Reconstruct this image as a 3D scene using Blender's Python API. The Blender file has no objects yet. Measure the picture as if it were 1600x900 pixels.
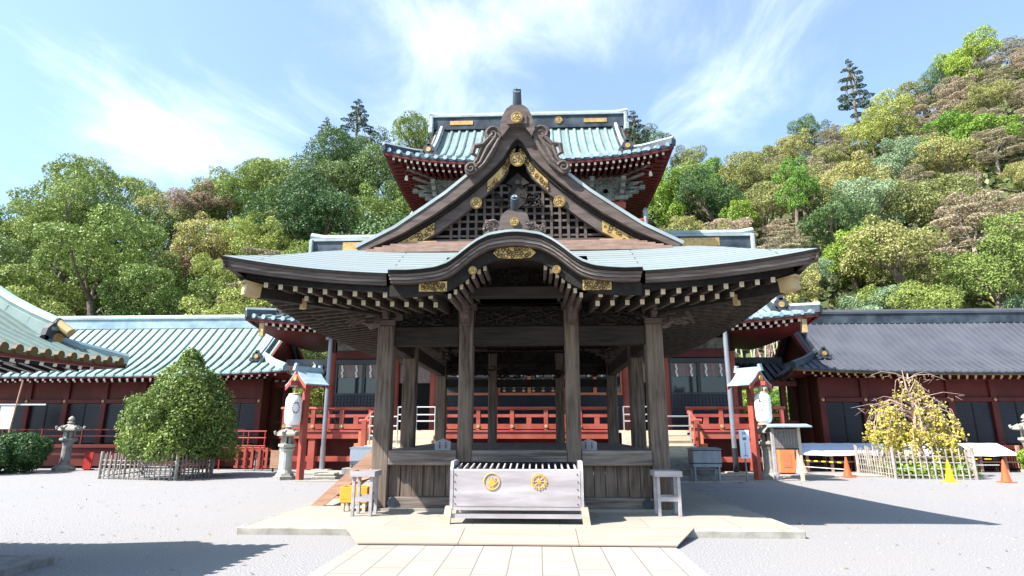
import bpy, bmesh, math, random
import numpy as np
from mathutils import Vector, Matrix
R = math.radians
sc = bpy.context.scene
COL = sc.collection
# ------------------------------------------------------------------ camera, sky, sun, exposure
cd = bpy.data.cameras.new('camera'); cam = bpy.data.objects.new('camera', cd); COL.objects.link(cam)
cam.location = (0.37, 0.0, 1.6)
cam.rotation_euler = Vector((-0.0417, 0.9718, 0.2322)).to_track_quat('-Z', 'Y').to_euler()
cd.sensor_width = 36.0; cd.lens = 20.92; cd.clip_start = 0.1; cd.clip_end = 2000
sc.camera = cam
SUN_DIR = Vector((-0.77, -0.42, 1.0)).normalized()          # towards the sun
sd = bpy.data.lights.new('sun', 'SUN'); sun = bpy.data.objects.new('sun', sd); COL.objects.link(sun)
sd.energy = 5.0; sd.angle = R(0.53); sd.color = (1.0, 0.955, 0.89)
sun.rotation_euler = SUN_DIR.to_track_quat('Z', 'Y').to_euler(); sun.location = (-30, -20, 40)
w = bpy.data.worlds.new('World'); sc.world = w; w.use_nodes = True
nt = w.node_tree; N = nt.nodes; L = nt.links
for n in list(N): N.remove(n)
def nd(tree, typ, **kw):
    n = tree.nodes.new(typ)
    for k, v in kw.items(): setattr(n, k, v)
    return n
out = nd(nt, 'ShaderNodeOutputWorld'); bg = nd(nt, 'ShaderNodeBackground')
sky = nd(nt, 'ShaderNodeTexSky'); sky.sky_type = 'NISHITA'; sky.sun_disc = False
sky.sun_elevation = math.asin(SUN_DIR.z); sky.sun_rotation = math.atan2(SUN_DIR.x, SUN_DIR.y) % (2*math.pi)
sky.air_density = 1.0; sky.dust_density = 1.6; sky.ozone_density = 1.2
tc = nd(nt, 'ShaderNodeTexCoord'); sep = nd(nt, 'ShaderNodeSeparateXYZ'); L.new(tc.outputs['Generated'], sep.inputs[0])
def wm(op, a, b=None, c=None):
    n = nd(nt, 'ShaderNodeMath', operation=op)
    for i, x in enumerate((a, b, c)):
        if x is None: continue
        if isinstance(x, (int, float)): n.inputs[i].default_value = x
        else: L.new(x, n.inputs[i])
    return n.outputs[0]
zc = wm('MAXIMUM', sep.outputs['Z'], 0.06)
px = wm('DIVIDE', sep.outputs['X'], zc); py = wm('DIVIDE', sep.outputs['Y'], zc)
cmb = nd(nt, 'ShaderNodeCombineXYZ'); L.new(px, cmb.inputs[0]); L.new(py, cmb.inputs[1])
n1 = nd(nt, 'ShaderNodeTexNoise'); n1.inputs['Scale'].default_value = 2.3; n1.inputs['Detail'].default_value = 9; n1.inputs['Roughness'].default_value = 0.62; n1.inputs['Distortion'].default_value = 0.5
mp = nd(nt, 'ShaderNodeMapping'); mp.inputs['Scale'].default_value = (1.0, 0.55, 1.0); mp.inputs['Rotation'].default_value = (0, 0, 0.5); mp.inputs['Location'].default_value = (3.1, 1.7, 0)
L.new(cmb.outputs[0], mp.inputs[0]); L.new(mp.outputs[0], n1.inputs['Vector'])
def bank(cx, cy, rx, ry, amp, rot=0.0):                     # a bank of cirrus in the cloud layer, plan coordinates
    dx = wm('SUBTRACT', px, cx); dy = wm('SUBTRACT', py, cy)
    c, s = math.cos(rot), math.sin(rot)
    u = wm('DIVIDE', wm('ADD', wm('MULTIPLY', dx, c), wm('MULTIPLY', dy, s)), rx)
    v = wm('DIVIDE', wm('SUBTRACT', wm('MULTIPLY', dy, c), wm('MULTIPLY', dx, s)), ry)
    r2 = wm('ADD', wm('MULTIPLY', u, u), wm('MULTIPLY', v, v))
    return wm('MULTIPLY', wm('POWER', 2.718, wm('MULTIPLY', r2, -1.0)), amp)
banks = [bank(0.02, 1.32, 0.42, 0.22, 0.50), bank(-0.15, 1.75, 0.35, 0.35, 0.22), bank(-1.25, 1.85, 0.65, 0.38, 0.50, -0.25), bank(0.62, 1.55, 0.30, 0.30, 0.28), bank(0.35, 1.12, 0.4, 0.12, 0.3)]
tot = banks[0]
for b in banks[1:]: tot = wm('ADD', tot, b)
cl = wm('ADD', wm('MULTIPLY', wm('SUBTRACT', n1.outputs['Fac'], 0.54), 1.35), wm('MULTIPLY', tot, 0.85))
ramp = nd(nt, 'ShaderNodeMapRange'); ramp.interpolation_type = 'SMOOTHSTEP'
ramp.inputs['From Min'].default_value = 0.0; ramp.inputs['From Max'].default_value = 0.80
ramp.inputs['To Min'].default_value = 0.11; ramp.inputs['To Max'].default_value = 0.70
L.new(cl, ramp.inputs['Value'])
mix = nd(nt, 'ShaderNodeMix', data_type='RGBA'); L.new(ramp.outputs[0], mix.inputs[0]); tn = nd(nt, 'ShaderNodeMix', data_type='RGBA', blend_type='MULTIPLY'); tn.inputs[0].default_value = 1.0; tn.inputs[7].default_value = (0.86, 1.09, 1.20, 1); L.new(sky.outputs[0], tn.inputs[6]); L.new(tn.outputs[2], mix.inputs[6]); mix.inputs[7].default_value = (7.4, 7.9, 8.6, 1)
L.new(mix.outputs[2], bg.inputs['Color']); bg.inputs['Strength'].default_value = 0.095; L.new(bg.outputs[0], out.inputs[0])
vs = sc.view_settings; vs.view_transform = 'Standard'; vs.look = 'None'; vs.gamma = 1; vs.use_curve_mapping = False
vs.exposure = 1.52
sc.cycles.max_bounces = 6; sc.cycles.diffuse_bounces = 3; sc.cycles.transparent_max_bounces = 4; sc.cycles.use_denoising = True
# ------------------------------------------------------------------ materials
MATS = {}
def mat(name, c1, c2=None, scale=3.0, stretch=(1, 1, 1), rough=0.75, metal=0.0, bump=0.0, detail=6, lo=0.35, hi=0.65, spec=0.3, c3=None, s3=0.5, a3=0.5, bscale=None, st3=None):
    m = bpy.data.materials.new(name); m.use_nodes = True; t = m.node_tree; p = t.nodes['Principled BSDF']
    p.inputs['Roughness'].default_value = rough; p.inputs['Metallic'].default_value = metal; p.inputs['Specular IOR Level'].default_value = spec
    tcx = nd(t, 'ShaderNodeTexCoord'); mpg = nd(t, 'ShaderNodeMapping'); mpg.inputs['Scale'].default_value = stretch
    t.links.new(tcx.outputs['Object'], mpg.inputs[0])
    nz = nd(t, 'ShaderNodeTexNoise'); nz.inputs['Scale'].default_value = scale; nz.inputs['Detail'].default_value = detail; nz.inputs['Roughness'].default_value = 0.6
    t.links.new(mpg.outputs[0], nz.inputs['Vector'])
    col = None
    if c2 is not None:
        cr = nd(t, 'ShaderNodeValToRGB'); cr.color_ramp.elements[0].position = lo; cr.color_ramp.elements[1].position = hi
        cr.color_ramp.elements[0].color = (*c1, 1); cr.color_ramp.elements[1].color = (*c2, 1)
        t.links.new(nz.outputs['Fac'], cr.inputs[0]); col = cr.outputs[0]
        if c3 is not None:
            nb = nd(t, 'ShaderNodeTexNoise'); nb.inputs['Scale'].default_value = s3; nb.inputs['Detail'].default_value = 5
            if st3: m3 = nd(t, 'ShaderNodeMapping'); m3.inputs['Scale'].default_value = st3; t.links.new(tcx.outputs['Object'], m3.inputs[0]); t.links.new(m3.outputs[0], nb.inputs['Vector'])
            else: t.links.new(tcx.outputs['Object'], nb.inputs['Vector'])
            rr = nd(t, 'ShaderNodeMapRange'); rr.inputs['From Min'].default_value = 0.42; rr.inputs['From Max'].default_value = 0.68; rr.inputs['To Max'].default_value = a3
            t.links.new(nb.outputs['Fac'], rr.inputs['Value'])
            mx = nd(t, 'ShaderNodeMix', data_type='RGBA'); t.links.new(rr.outputs[0], mx.inputs[0]); t.links.new(col, mx.inputs[6]); mx.inputs[7].default_value = (*c3, 1)
            col = mx.outputs[2]
        t.links.new(col, p.inputs['Base Color'])
    else: p.inputs['Base Color'].default_value = (*c1, 1)
    if bump:
        bp = nd(t, 'ShaderNodeBump'); bp.inputs['Strength'].default_value = bump; bp.inputs['Distance'].default_value = 0.02
        src = nz
        if bscale:
            src = nd(t, 'ShaderNodeTexNoise'); src.inputs['Scale'].default_value = bscale; src.inputs['Detail'].default_value = 4
            t.links.new(mpg.outputs[0], src.inputs['Vector'])
        t.links.new(src.outputs['Fac'], bp.inputs['Height']); t.links.new(bp.outputs[0], p.inputs['Normal'])
    MATS[name] = m; return m
def mat_courses(name, c1, c2, seam, bw, bh, mortar=0.02, rough=0.6, metal=0.0, c3=None, bump=0.3, off=0.5, spec=0.3, use_uv=True, s3=0.9, a3=0.5, st3=(1, 1, 1), rot=0.0):
    """sheets, slabs or boards laid in courses: brick texture on UV metres"""
    m = bpy.data.materials.new(name); m.use_nodes = True; t = m.node_tree; p = t.nodes['Principled BSDF']
    p.inputs['Roughness'].default_value = rough; p.inputs['Metallic'].default_value = metal; p.inputs['Specular IOR Level'].default_value = spec
    tcx = nd(t, 'ShaderNodeTexCoord')
    br = nd(t, 'ShaderNodeTexBrick'); br.offset = off
    br.inputs['Color1'].default_value = (*c1, 1); br.inputs['Color2'].default_value = (*c2, 1); br.inputs['Mortar'].default_value = (*seam, 1)
    br.inputs['Scale'].default_value = 1.0; br.inputs['Mortar Size'].default_value = mortar; br.inputs['Brick Width'].default_value = bw; br.inputs['Row Height'].default_value = bh; br.inputs['Mortar Smooth'].default_value = 0.2; br.inputs['Bias'].default_value = 0.0
    mr = nd(t, 'ShaderNodeMapping'); mr.inputs['Rotation'].default_value = (0, 0, rot); t.links.new(tcx.outputs['UV' if use_uv else 'Object'], mr.inputs[0]); t.links.new(mr.outputs[0], br.inputs['Vector'])
    nb = nd(t, 'ShaderNodeTexNoise'); nb.inputs['Scale'].default_value = s3; nb.inputs['Detail'].default_value = 7; nb.inputs['Roughness'].default_value = 0.65
    m3 = nd(t, 'ShaderNodeMapping'); m3.inputs['Scale'].default_value = st3; t.links.new(tcx.outputs['Object'], m3.inputs[0]); t.links.new(m3.outputs[0], nb.inputs['Vector'])
    col = br.outputs['Color']
    if c3 is not None:
        rr = nd(t, 'ShaderNodeMapRange'); rr.inputs['From Min'].default_value = 0.40; rr.inputs['From Max'].default_value = 0.80; rr.inputs['To Max'].default_value = a3
        t.links.new(nb.outputs['Fac'], rr.inputs['Value'])
        mx = nd(t, 'ShaderNodeMix', data_type='RGBA'); t.links.new(rr.outputs[0], mx.inputs[0]); t.links.new(col, mx.inputs[6]); mx.inputs[7].default_value = (*c3, 1); col = mx.outputs[2]
    t.links.new(col, p.inputs['Base Color'])
    if bump:
        bp = nd(t, 'ShaderNodeBump'); bp.inputs['Strength'].default_value = bump; bp.inputs['Distance'].default_value = 0.02; bp.invert = True
        t.links.new(br.outputs['Fac'], bp.inputs['Height']); t.links.new(bp.outputs[0], p.inputs['Normal'])
    MATS[name] = m; return m
def mat_leaf(name, ca, cb, cc=None, trans=0.25):
    m = bpy.data.materials.new(name); m.use_nodes = True; t = m.node_tree; p = t.nodes['Principled BSDF']; o = t.nodes['Material Output']
    p.inputs['Roughness'].default_value = 0.55; p.inputs['Specular IOR Level'].default_value = 0.35
    at = nd(t, 'ShaderNodeAttribute'); at.attribute_name = 'tint'; oi = nd(t, 'ShaderNodeObjectInfo')
    cr = nd(t, 'ShaderNodeValToRGB'); e = cr.color_ramp.elements; e[0].color = (*ca, 1); e[1].color = (*cb, 1)
    if cc is not None: x = cr.color_ramp.elements.new(0.9); x.color = (*cb, 1); e[-1].color = (*cc, 1)
    t.links.new(at.outputs['Fac'], cr.inputs[0])
    hs = nd(t, 'ShaderNodeHueSaturation')
    a = nd(t, 'ShaderNodeMapRange'); a.inputs['To Min'].default_value = 0.475; a.inputs['To Max'].default_value = 0.525; t.links.new(oi.outputs['Random'], a.inputs['Value']); t.links.new(a.outputs[0], hs.inputs['Hue'])
    b = nd(t, 'ShaderNodeMapRange'); b.inputs['To Min'].default_value = 1.25; b.inputs['To Max'].default_value = 0.75; t.links.new(oi.outputs['Random'], b.inputs['Value']); t.links.new(b.outputs[0], hs.inputs['Value'])
    t.links.new(cr.outputs[0], hs.inputs['Color']); t.links.new(hs.outputs[0], p.inputs['Base Color'])
    tr = nd(t, 'ShaderNodeBsdfTranslucent'); t.links.new(hs.outputs[0], tr.inputs['Color'])
    mxs = nd(t, 'ShaderNodeMixShader'); mxs.inputs[0].default_value = trans
    t.links.new(p.outputs[0], mxs.inputs[1]); t.links.new(tr.outputs[0], mxs.inputs[2]); t.links.new(mxs.outputs[0], o.inputs[0])
    MATS[name] = m; return m
WD1, WD2 = (0.008, 0.006, 0.0048), (0.028, 0.021, 0.017)  # beam timber, darkened to carry the shade under the eaves
mat('wood_up', (0.040, 0.028, 0.021), (0.170, 0.126, 0.097), 2.2, (9, 9, 0.6), 0.8, bump=0.35, c3=(0.23, 0.182, 0.146), s3=0.8, a3=0.5)  # same timber made lighter, sunlight on columns and skirt put into the colour
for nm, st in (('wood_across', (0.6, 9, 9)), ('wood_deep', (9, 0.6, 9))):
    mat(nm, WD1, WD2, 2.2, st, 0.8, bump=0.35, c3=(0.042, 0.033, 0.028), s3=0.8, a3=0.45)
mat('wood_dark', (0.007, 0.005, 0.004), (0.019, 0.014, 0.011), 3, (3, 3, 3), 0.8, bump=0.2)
mat('wood_brown', (0.060, 0.043, 0.037), (0.125, 0.095, 0.083), 2.0, (1, 6, 6), 0.75, bump=0.25, c3=(0.075, 0.06, 0.053), s3=0.7, a3=0.5)
mat('floor_wood', (0.12, 0.098, 0.086), (0.24, 0.205, 0.185), 2.0, (9, 0.5, 9), 0.8, bump=0.25)
mat('rafter_wood', (0.030, 0.023, 0.018), (0.070, 0.056, 0.044), 2, (4, 4, 4), 0.8)  # lighter than the soffit to carry light bounced up from the ground
mat('sill_wood', (0.075, 0.058, 0.050), (0.235, 0.195, 0.17), 1.8, (0.5, 9, 9), 0.8, bump=0.35)
mat('pale_wood', (0.27, 0.246, 0.255), (0.41, 0.382, 0.392), 1.6, (0.7, 5, 5), 0.7, bump=0.15, c3=(0.26, 0.235, 0.24), s3=1.6, a3=0.5)
mat('cream_wood', (0.42, 0.345, 0.25), (0.55, 0.475, 0.37), 2, (0.6, 6, 6), 0.7, bump=0.1)
mat('brown_board', (0.30, 0.165, 0.105), (0.44, 0.27, 0.19), 2, (1, 6, 6), 0.75, bump=0.15)
mat('plywood', (0.275, 0.21, 0.168), (0.335, 0.268, 0.222), 1.2, (0.6, 5, 5), 0.8, bump=0.1)
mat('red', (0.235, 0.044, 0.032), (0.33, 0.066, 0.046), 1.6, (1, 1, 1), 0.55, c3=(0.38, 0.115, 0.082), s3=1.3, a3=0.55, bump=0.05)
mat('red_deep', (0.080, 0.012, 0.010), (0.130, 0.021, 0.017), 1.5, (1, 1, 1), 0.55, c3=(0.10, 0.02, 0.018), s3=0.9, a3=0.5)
mat('red_rail', (0.30, 0.026, 0.026), (0.38, 0.037, 0.034), 2, rough=0.4)
mat('orange_wood', (0.45, 0.14, 0.06), (0.55, 0.20, 0.09), 2, (1, 1, 4), 0.6)
mat('gold', (0.36, 0.215, 0.065), (0.56, 0.37, 0.14), 6, rough=0.42, metal=0.35, bump=0.2)
mat('gold_pale', (0.36, 0.245, 0.11), (0.46, 0.335, 0.17), 5, rough=0.5, metal=0.1)
mat('gold_dark', (0.10, 0.065, 0.025), rough=0.6)
mat('tip', (0.46, 0.385, 0.265), (0.62, 0.545, 0.41), 8, rough=0.7)
mat('tip_white', (0.72, 0.68, 0.60), rough=0.7)
mat('black_lacquer', (0.007, 0.008, 0.012), (0.012, 0.014, 0.02), 2, rough=0.35, spec=0.5)
mat('navy_lattice', (0.009, 0.012, 0.024), (0.016, 0.020, 0.038), 2, rough=0.45)
mat('dark_inside', (0.010, 0.009, 0.010), rough=0.9)  # near-black colour standing in for the shade inside openings
mat('glass_dark', (0.030, 0.034, 0.045), rough=0.06, spec=0.7)
mat('curtain', (0.20, 0.155, 0.145), (0.28, 0.23, 0.215), 3, (6, 6, 1), 0.9)
mat('white_paper', (0.78, 0.78, 0.78), rough=0.8)
mat('verdigris_carving', (0.10, 0.115, 0.105), (0.24, 0.245, 0.215), 4, rough=0.8, bump=0.2)
mat('stone', (0.22, 0.208, 0.18), (0.36, 0.34, 0.30), 5, rough=0.9, bump=0.4, c3=(0.22, 0.21, 0.17), s3=2.0, a3=0.6)
mat('stone_green', (0.36, 0.39, 0.34), (0.48, 0.50, 0.44), 5, rough=0.9, bump=0.3, c3=(0.26, 0.28, 0.23), s3=2, a3=0.5)
mat('stone_grey', (0.15, 0.145, 0.14), (0.28, 0.27, 0.26), 5, rough=0.9, bump=0.4)
mat('grey_metal', (0.20, 0.21, 0.235), (0.29, 0.30, 0.33), 3, (1, 1, 0.4), rough=0.45, metal=0.5)
mat('steel', (0.62, 0.62, 0.64), rough=0.3, metal=0.8)
mat('black_metal', (0.02, 0.02, 0.022), rough=0.5)
mat('bamboo', (0.20, 0.172, 0.15), (0.38, 0.34, 0.30), 3, (3, 3, 1), 0.6)
mat('bamboo_dark', (0.16, 0.145, 0.135), (0.34, 0.31, 0.28), 3, (3, 3, 1), 0.65)
mat('lantern_paper', (0.80, 0.80, 0.81), (0.86, 0.86, 0.86), 2, rough=0.7)
mat('ink', (0.03, 0.03, 0.035), rough=0.8)
mat('ink_faded', (0.33, 0.32, 0.33), rough=0.8)
mat('blue_ink', (0.05, 0.22, 0.55), rough=0.7)
mat('sheet_white', (0.78, 0.80, 0.84), (0.84, 0.85, 0.88), 1.5, rough=0.6, bump=0.15)
mat('sheet_blue', (0.50, 0.58, 0.72), (0.60, 0.67, 0.80), 1.5, rough=0.6)
mat('cone_orange', (0.75, 0.10, 0.035), rough=0.45)
mat('crest_yellow', (0.62, 0.36, 0.07), rough=0.6)
mat('cone_yellow', (0.80, 0.52, 0.01), rough=0.45)
mat('cone_white', (0.72, 0.73, 0.76), rough=0.5)
mat('orange_board', (0.68, 0.17, 0.06), (0.74, 0.22, 0.08), 2, rough=0.55)
mat('yellow_plastic', (0.62, 0.29, 0.03), (0.68, 0.34, 0.04), 3, rough=0.4)
mat('bark', (0.10, 0.075, 0.055), (0.22, 0.175, 0.135), 4, (3, 3, 0.8), 0.9, bump=0.4)
mat('bark_pale', (0.30, 0.235, 0.20), (0.44, 0.36, 0.31), 4, (2, 2, 1), 0.9)
mat('bark_pink', (0.30, 0.20, 0.17), (0.40, 0.29, 0.25), 4, rough=0.9)
mat('culm', (0.30, 0.33, 0.20), (0.46, 0.47, 0.32), 2, (3, 3, 0.5), 0.5)
mat('hill_soil', (0.035, 0.040, 0.018), (0.085, 0.085, 0.040), 0.6, rough=1.0, bump=0.5)
mat('bark_roof', (0.20, 0.125, 0.095), (0.29, 0.20, 0.16), 4, (1, 4, 1), 0.85, bump=0.2)
mat('brown_barrel', (0.060, 0.038, 0.030), (0.095, 0.062, 0.050), 3, rough=0.7)
mat('copper_tower', (0.14, 0.205, 0.20), (0.195, 0.27, 0.26), 2.5, rough=0.55, c3=(0.11, 0.145, 0.145), s3=1.0, a3=0.75, st3=(3.0, 0.4, 0.4))
mat('copper_pale', (0.25, 0.30, 0.305), (0.33, 0.38, 0.38), 2.5, rough=0.55, c3=(0.18, 0.215, 0.215), s3=1.5, a3=0.5)
COP1, COP2 = (0.225, 0.305, 0.29), (0.30, 0.385, 0.365)
mat('copper_green', COP1, COP2, 2.5, rough=0.55, spec=0.4, c3=(0.165, 0.22, 0.215), s3=1.1, a3=0.75)
mat_courses('copper_sheets', (0.172, 0.205, 0.208), (0.195, 0.228, 0.231), (0.055, 0.07, 0.075), 4.3, 0.14, 0.012, 0.55, c3=(0.145, 0.17, 0.168), bump=0.7)
mat_courses('copper_tiles', (0.185, 0.295, 0.255), (0.23, 0.345, 0.30), (0.07, 0.11, 0.10), 0.55, 0.36, 0.012, 0.55, c3=(0.145, 0.205, 0.185), bump=0.4, a3=0.85, st3=(3.0, 0.35, 0.35))
mat('copper_blue', (0.17, 0.26, 0.32), (0.27, 0.37, 0.42), 2.0, rough=0.5, spec=0.4, c3=(0.36, 0.45, 0.47), s3=1.0, a3=0.5)
mat('grey_roof', (0.048, 0.051, 0.064), (0.066, 0.070, 0.084), 1.2, rough=0.5, spec=0.45, c3=(0.082, 0.088, 0.103), s3=0.7, a3=0.5)
mat('tile_light', (0.36, 0.375, 0.38), (0.44, 0.455, 0.46), 3, rough=0.6)
mat('tile_dark', (0.030, 0.034, 0.040), (0.060, 0.066, 0.075), 3, rough=0.5, bump=0.1)
mat('ridge_dark', (0.012, 0.017, 0.027), (0.034, 0.043, 0.058), 3, rough=0.5, c3=(0.10, 0.13, 0.15), s3=1.2, a3=0.5)
mat_courses('slabs', (0.26, 0.242, 0.215), (0.31, 0.29, 0.26), (0.13, 0.116, 0.098), 0.72, 0.405, 0.008, 0.85, c3=(0.21, 0.19, 0.163), bump=0.3, use_uv=False, s3=1.3, a3=0.6, off=0.42, rot=math.pi/2)
mat_courses('platform_slabs', (0.262, 0.244, 0.210), (0.296, 0.278, 0.242), (0.14, 0.128, 0.105), 1.4, 1.0, 0.006, 0.85, c3=(0.20, 0.184, 0.152), bump=0.2, use_uv=False, s3=0.8, a3=0.6)
def gravel():
    m = mat('gravel', (0.118, 0.115, 0.118), (0.325, 0.318, 0.324), 42, rough=0.95, bump=0.9, detail=4, lo=0.3, hi=0.7, c3=(0.235, 0.222, 0.215), s3=0.28, a3=0.75, bscale=38)
gravel()
# ------------------------------------------------------------------ mesh helpers
ORG = {}
class MB:
    """collects faces; build() links them as ONE mesh object"""
    def __init__(s): s.v = []; s.f = []; s.m = []; s.uv = {}
    def add(s, vs, fs, mi=0, uvs=None):
        o = len(s.v); s.v += [tuple(p) for p in vs]
        for f in fs: s.f.append(tuple(i + o for i in f)); s.m.append(mi)
        if uvs is not None:
            for i, u in enumerate(uvs): s.uv[o + i] = u
        return s
    def box(s, x0, x1, y0, y1, z0, z1, mi=0, ch=0.0):
        v = [(x0, y0, z0), (x1, y0, z0), (x1, y1, z0), (x0, y1, z0), (x0, y0, z1), (x1, y0, z1), (x1, y1, z1), (x0, y1, z1)]
        return s.add(v, [(0, 3, 2, 1), (4, 5, 6, 7), (0, 1, 5, 4), (1, 2, 6, 5), (2, 3, 7, 6), (3, 0, 4, 7)], mi)
    def beam(s, p0, p1, w, h, mi=0, up=(0, 0, 1), tip=None, w1=None, h1=None):
        p0 = Vector(p0); p1 = Vector(p1); d = (p1 - p0).normalized(); u = Vector(up)
        r = d.cross(u)
        if r.length < 1e-4: u = Vector((0, 1, 0)); r = d.cross(u)
        r.normalize(); u = r.cross(d).normalized(); w1 = w if w1 is None else w1; h1 = h if h1 is None else h1
        v = [p + r*a*ww/2 + u*b*hh/2 for p, ww, hh in ((p0, w, h), (p1, w1, h1)) for a, b in ((-1, -1), (1, -1), (1, 1), (-1, 1))]
        s.add(v, [(4, 5, 6, 7), (0, 1, 5, 4), (1, 2, 6, 5), (2, 3, 7, 6), (3, 0, 4, 7)], mi)
        return s.add(v[:4], [(3, 2, 1, 0)], mi if tip is None else tip)
    def tube(s, pts, rad, n=8, mi=0, cap=True, squash=1.0):
        pts = [Vector(p) for p in pts]; rad = rad if isinstance(rad, (list, tuple)) else [rad]*len(pts)
        ring = []; u = None
        for i, p in enumerate(pts):
            d = (pts[min(i+1, len(pts)-1)] - pts[max(i-1, 0)]).normalized()
            if u is None: u = d.cross(Vector((0, 0, 1)) if abs(d.z) < 0.9 else Vector((0, 1, 0))).normalized()
            else:
                u = (u - d*u.dot(d))
                u = u.normalized() if u.length > 1e-5 else d.orthogonal().normalized()
            wv = d.cross(u)
            ring.append([p + (u*math.cos(a) + wv*math.sin(a)*squash)*rad[i] for a in (2*math.pi*k/n for k in range(n))])
        vs = [q for r in ring for q in r]; fs = []
        for i in range(len(ring)-1):
            for k in range(n): a = i*n+k; b = i*n+(k+1) % n; fs.append((a, b, b+n, a+n))
        if cap: fs += [tuple(range(n))[::-1], tuple(range(len(vs)-n, len(vs)))]
        return s.add(vs, fs, mi)
    def lathe(s, c, prof, n=16, mi=0, sq=None):
        """prof: (radius, z); sq = number of sides (polygonal) with flat facing front"""
        m = sq or n; vs = []; fs = []; off = math.pi/m if sq else 0
        for r, z in prof:
            for k in range(m): a = 2*math.pi*k/m + off; vs.append((c[0]+r*math.cos(a), c[1]+r*math.sin(a), c[2]+z))
        for i in range(len(prof)-1):
            for k in range(m): a = i*m+k; b = i*m+(k+1) % m; fs.append((a, b, b+m, a+m))
        fs += [tuple(range(m))[::-1], tuple(range(len(vs)-m, len(vs)))]
        return s.add(vs, fs, mi)
    def disc(s, c, r, nrm, th=0.02, n=20, mi=0):
        c = Vector(c); d = Vector(nrm).normalized()
        return s.tube([c - d*th/2, c + d*th/2], r, n, mi)
    def ring(s, c, r, nrm, rt=0.01, n=20, mi=0, arc=(0, 2*math.pi)):
        c = Vector(c); d = Vector(nrm).normalized(); u = d.orthogonal().normalized()
        if abs(d.z) < 0.9: u = Vector((0, 0, 1)).cross(d).normalized()
        v = d.cross(u)
        return s.tube([c + (u*math.cos(a) + v*math.sin(a))*r for a in (arc[0] + (arc[1]-arc[0])*k/n for k in range(n+1))], rt, 4, mi, cap=False)
    def prism(s, poly, axis, a0, a1, mi=0):
        """poly in the plane normal to axis ('x': (y,z), 'y': (x,z), 'z': (x,y))"""
        f = {'x': lambda p, a: (a, p[0], p[1]), 'y': lambda p, a: (p[0], a, p[1]), 'z': lambda p, a: (p[0], p[1], a)}[axis]
        n = len(poly); vs = [f(p, a0) for p in poly] + [f(p, a1) for p in poly]
        fs = [tuple(range(n)), tuple(range(2*n-1, n-1, -1))] + [(i, (i+1) % n, (i+1) % n+n, i+n) for i in range(n)]
        return s.add(vs, fs, mi)
    def band(s, lo, hi, f0, f1, mi=0):
        """closed band between two polylines lo and hi (2D), thickened between mapping functions f0, f1"""
        n = len(lo); vs = [f0(p) for p in lo] + [f0(p) for p in hi] + [f1(p) for p in lo] + [f1(p) for p in hi]; fs = []
        for i in range(n-1):
            fs += [(i, i+1, n+i+1, n+i), (2*n+i+1, 2*n+i, 3*n+i, 3*n+i+1), (n+i, n+i+1, 3*n+i+1, 3*n+i), (i+1, i, 2*n+i, 2*n+i+1)]
        fs += [(0, n, 3*n, 2*n), (n-1, 3*n-1, 4*n-1, 2*n-1)]
        return s.add(vs, fs, mi)
    def grid(s, fn, us, vs_, mi=0, uv=None):
        pts = [fn(u, v) for u in us for v in vs_]; n = len(vs_)
        fs = [(i*n+j, (i+1)*n+j, (i+1)*n+j+1, i*n+j+1) for i in range(len(us)-1) for j in range(n-1)]
        return s.add(pts, fs, mi, [uv(u, v) for u in us for v in vs_] if uv else None)
    def build(s, name, mats, parent=None, smooth=False, loc=None, bevel=0.0):
        if not s.v: return None
        o = Vector(loc) if loc is not None else (ORG[parent.name] if parent is not None else Vector((0, 0, 0)))
        me = bpy.data.meshes.new(name)
        me.from_pydata([(p[0]-o.x, p[1]-o.y, p[2]-o.z) for p in s.v], [], s.f)
        for m in (mats if isinstance(mats, (list, tuple)) else [mats]): me.materials.append(MATS[m])
        me.polygons.foreach_set('material_index', s.m)
        if s.uv:
            ul = me.uv_layers.new(name='UVMap'); li = np.zeros(len(me.loops), dtype=np.int32); me.loops.foreach_get('vertex_index', li)
            arr = np.zeros((len(s.v), 2), dtype=np.float32)
            for k, u in s.uv.items(): arr[k] = u
            ul.data.foreach_set('uv', arr[li].ravel())
        if smooth: me.polygons.foreach_set('use_smooth', [True]*len(me.polygons))
        if bevel:
            bm = bmesh.new(); bm.from_mesh(me)
            ed = [e for e in bm.edges if len(e.link_faces) == 2 and e.calc_face_angle(0) > 0.6]
            bmesh.ops.bevel(bm, geom=ed, offset=bevel, segments=1, affect='EDGES', clamp_overlap=True)
            bm.to_mesh(me); bm.free()
        ob = bpy.data.objects.new(name, me); COL.objects.link(ob)
        if parent is not None: ob.parent = parent; ORG[ob.name] = o
        else: ob.location = o; ORG[ob.name] = o
        me.update(); return ob
def tag(o, label, cat, group=None):
    o['label'] = label; o['category'] = cat
    if group: o['group'] = group
    return o
def thing(name, label, cat, loc=(0, 0, 0), group=None):
    o = bpy.data.objects.new(name, None); COL.objects.link(o); o.location = loc; o.empty_display_size = 0.3
    ORG[o.name] = Vector(loc); return tag(o, label, cat, group)
def kind(o, k): o['kind'] = k; return o
def kids(o): return [c for c in o.children]
def dup(root, loc=None, rz=None, label=None, scale=None, group=None):
    def rec(o, par):
        c = o.copy(); COL.objects.link(c)
        if par is not None: c.parent = par
        ORG[c.name] = ORG.get(o.name, Vector((0, 0, 0)))
        for ch in kids(o): rec(ch, c)
        return c
    r = rec(root, None)
    if loc is not None: r.location = loc
    if rz is not None: r.rotation_euler = (0, 0, rz)
    if scale is not None: r.scale = scale if isinstance(scale, (tuple, list)) else (scale,)*3
    if label: r['label'] = label
    if group: r['group'] = group
    return r
def lin(a, b, n): return [a + (b-a)*i/(n-1) for i in range(n)]
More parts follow.
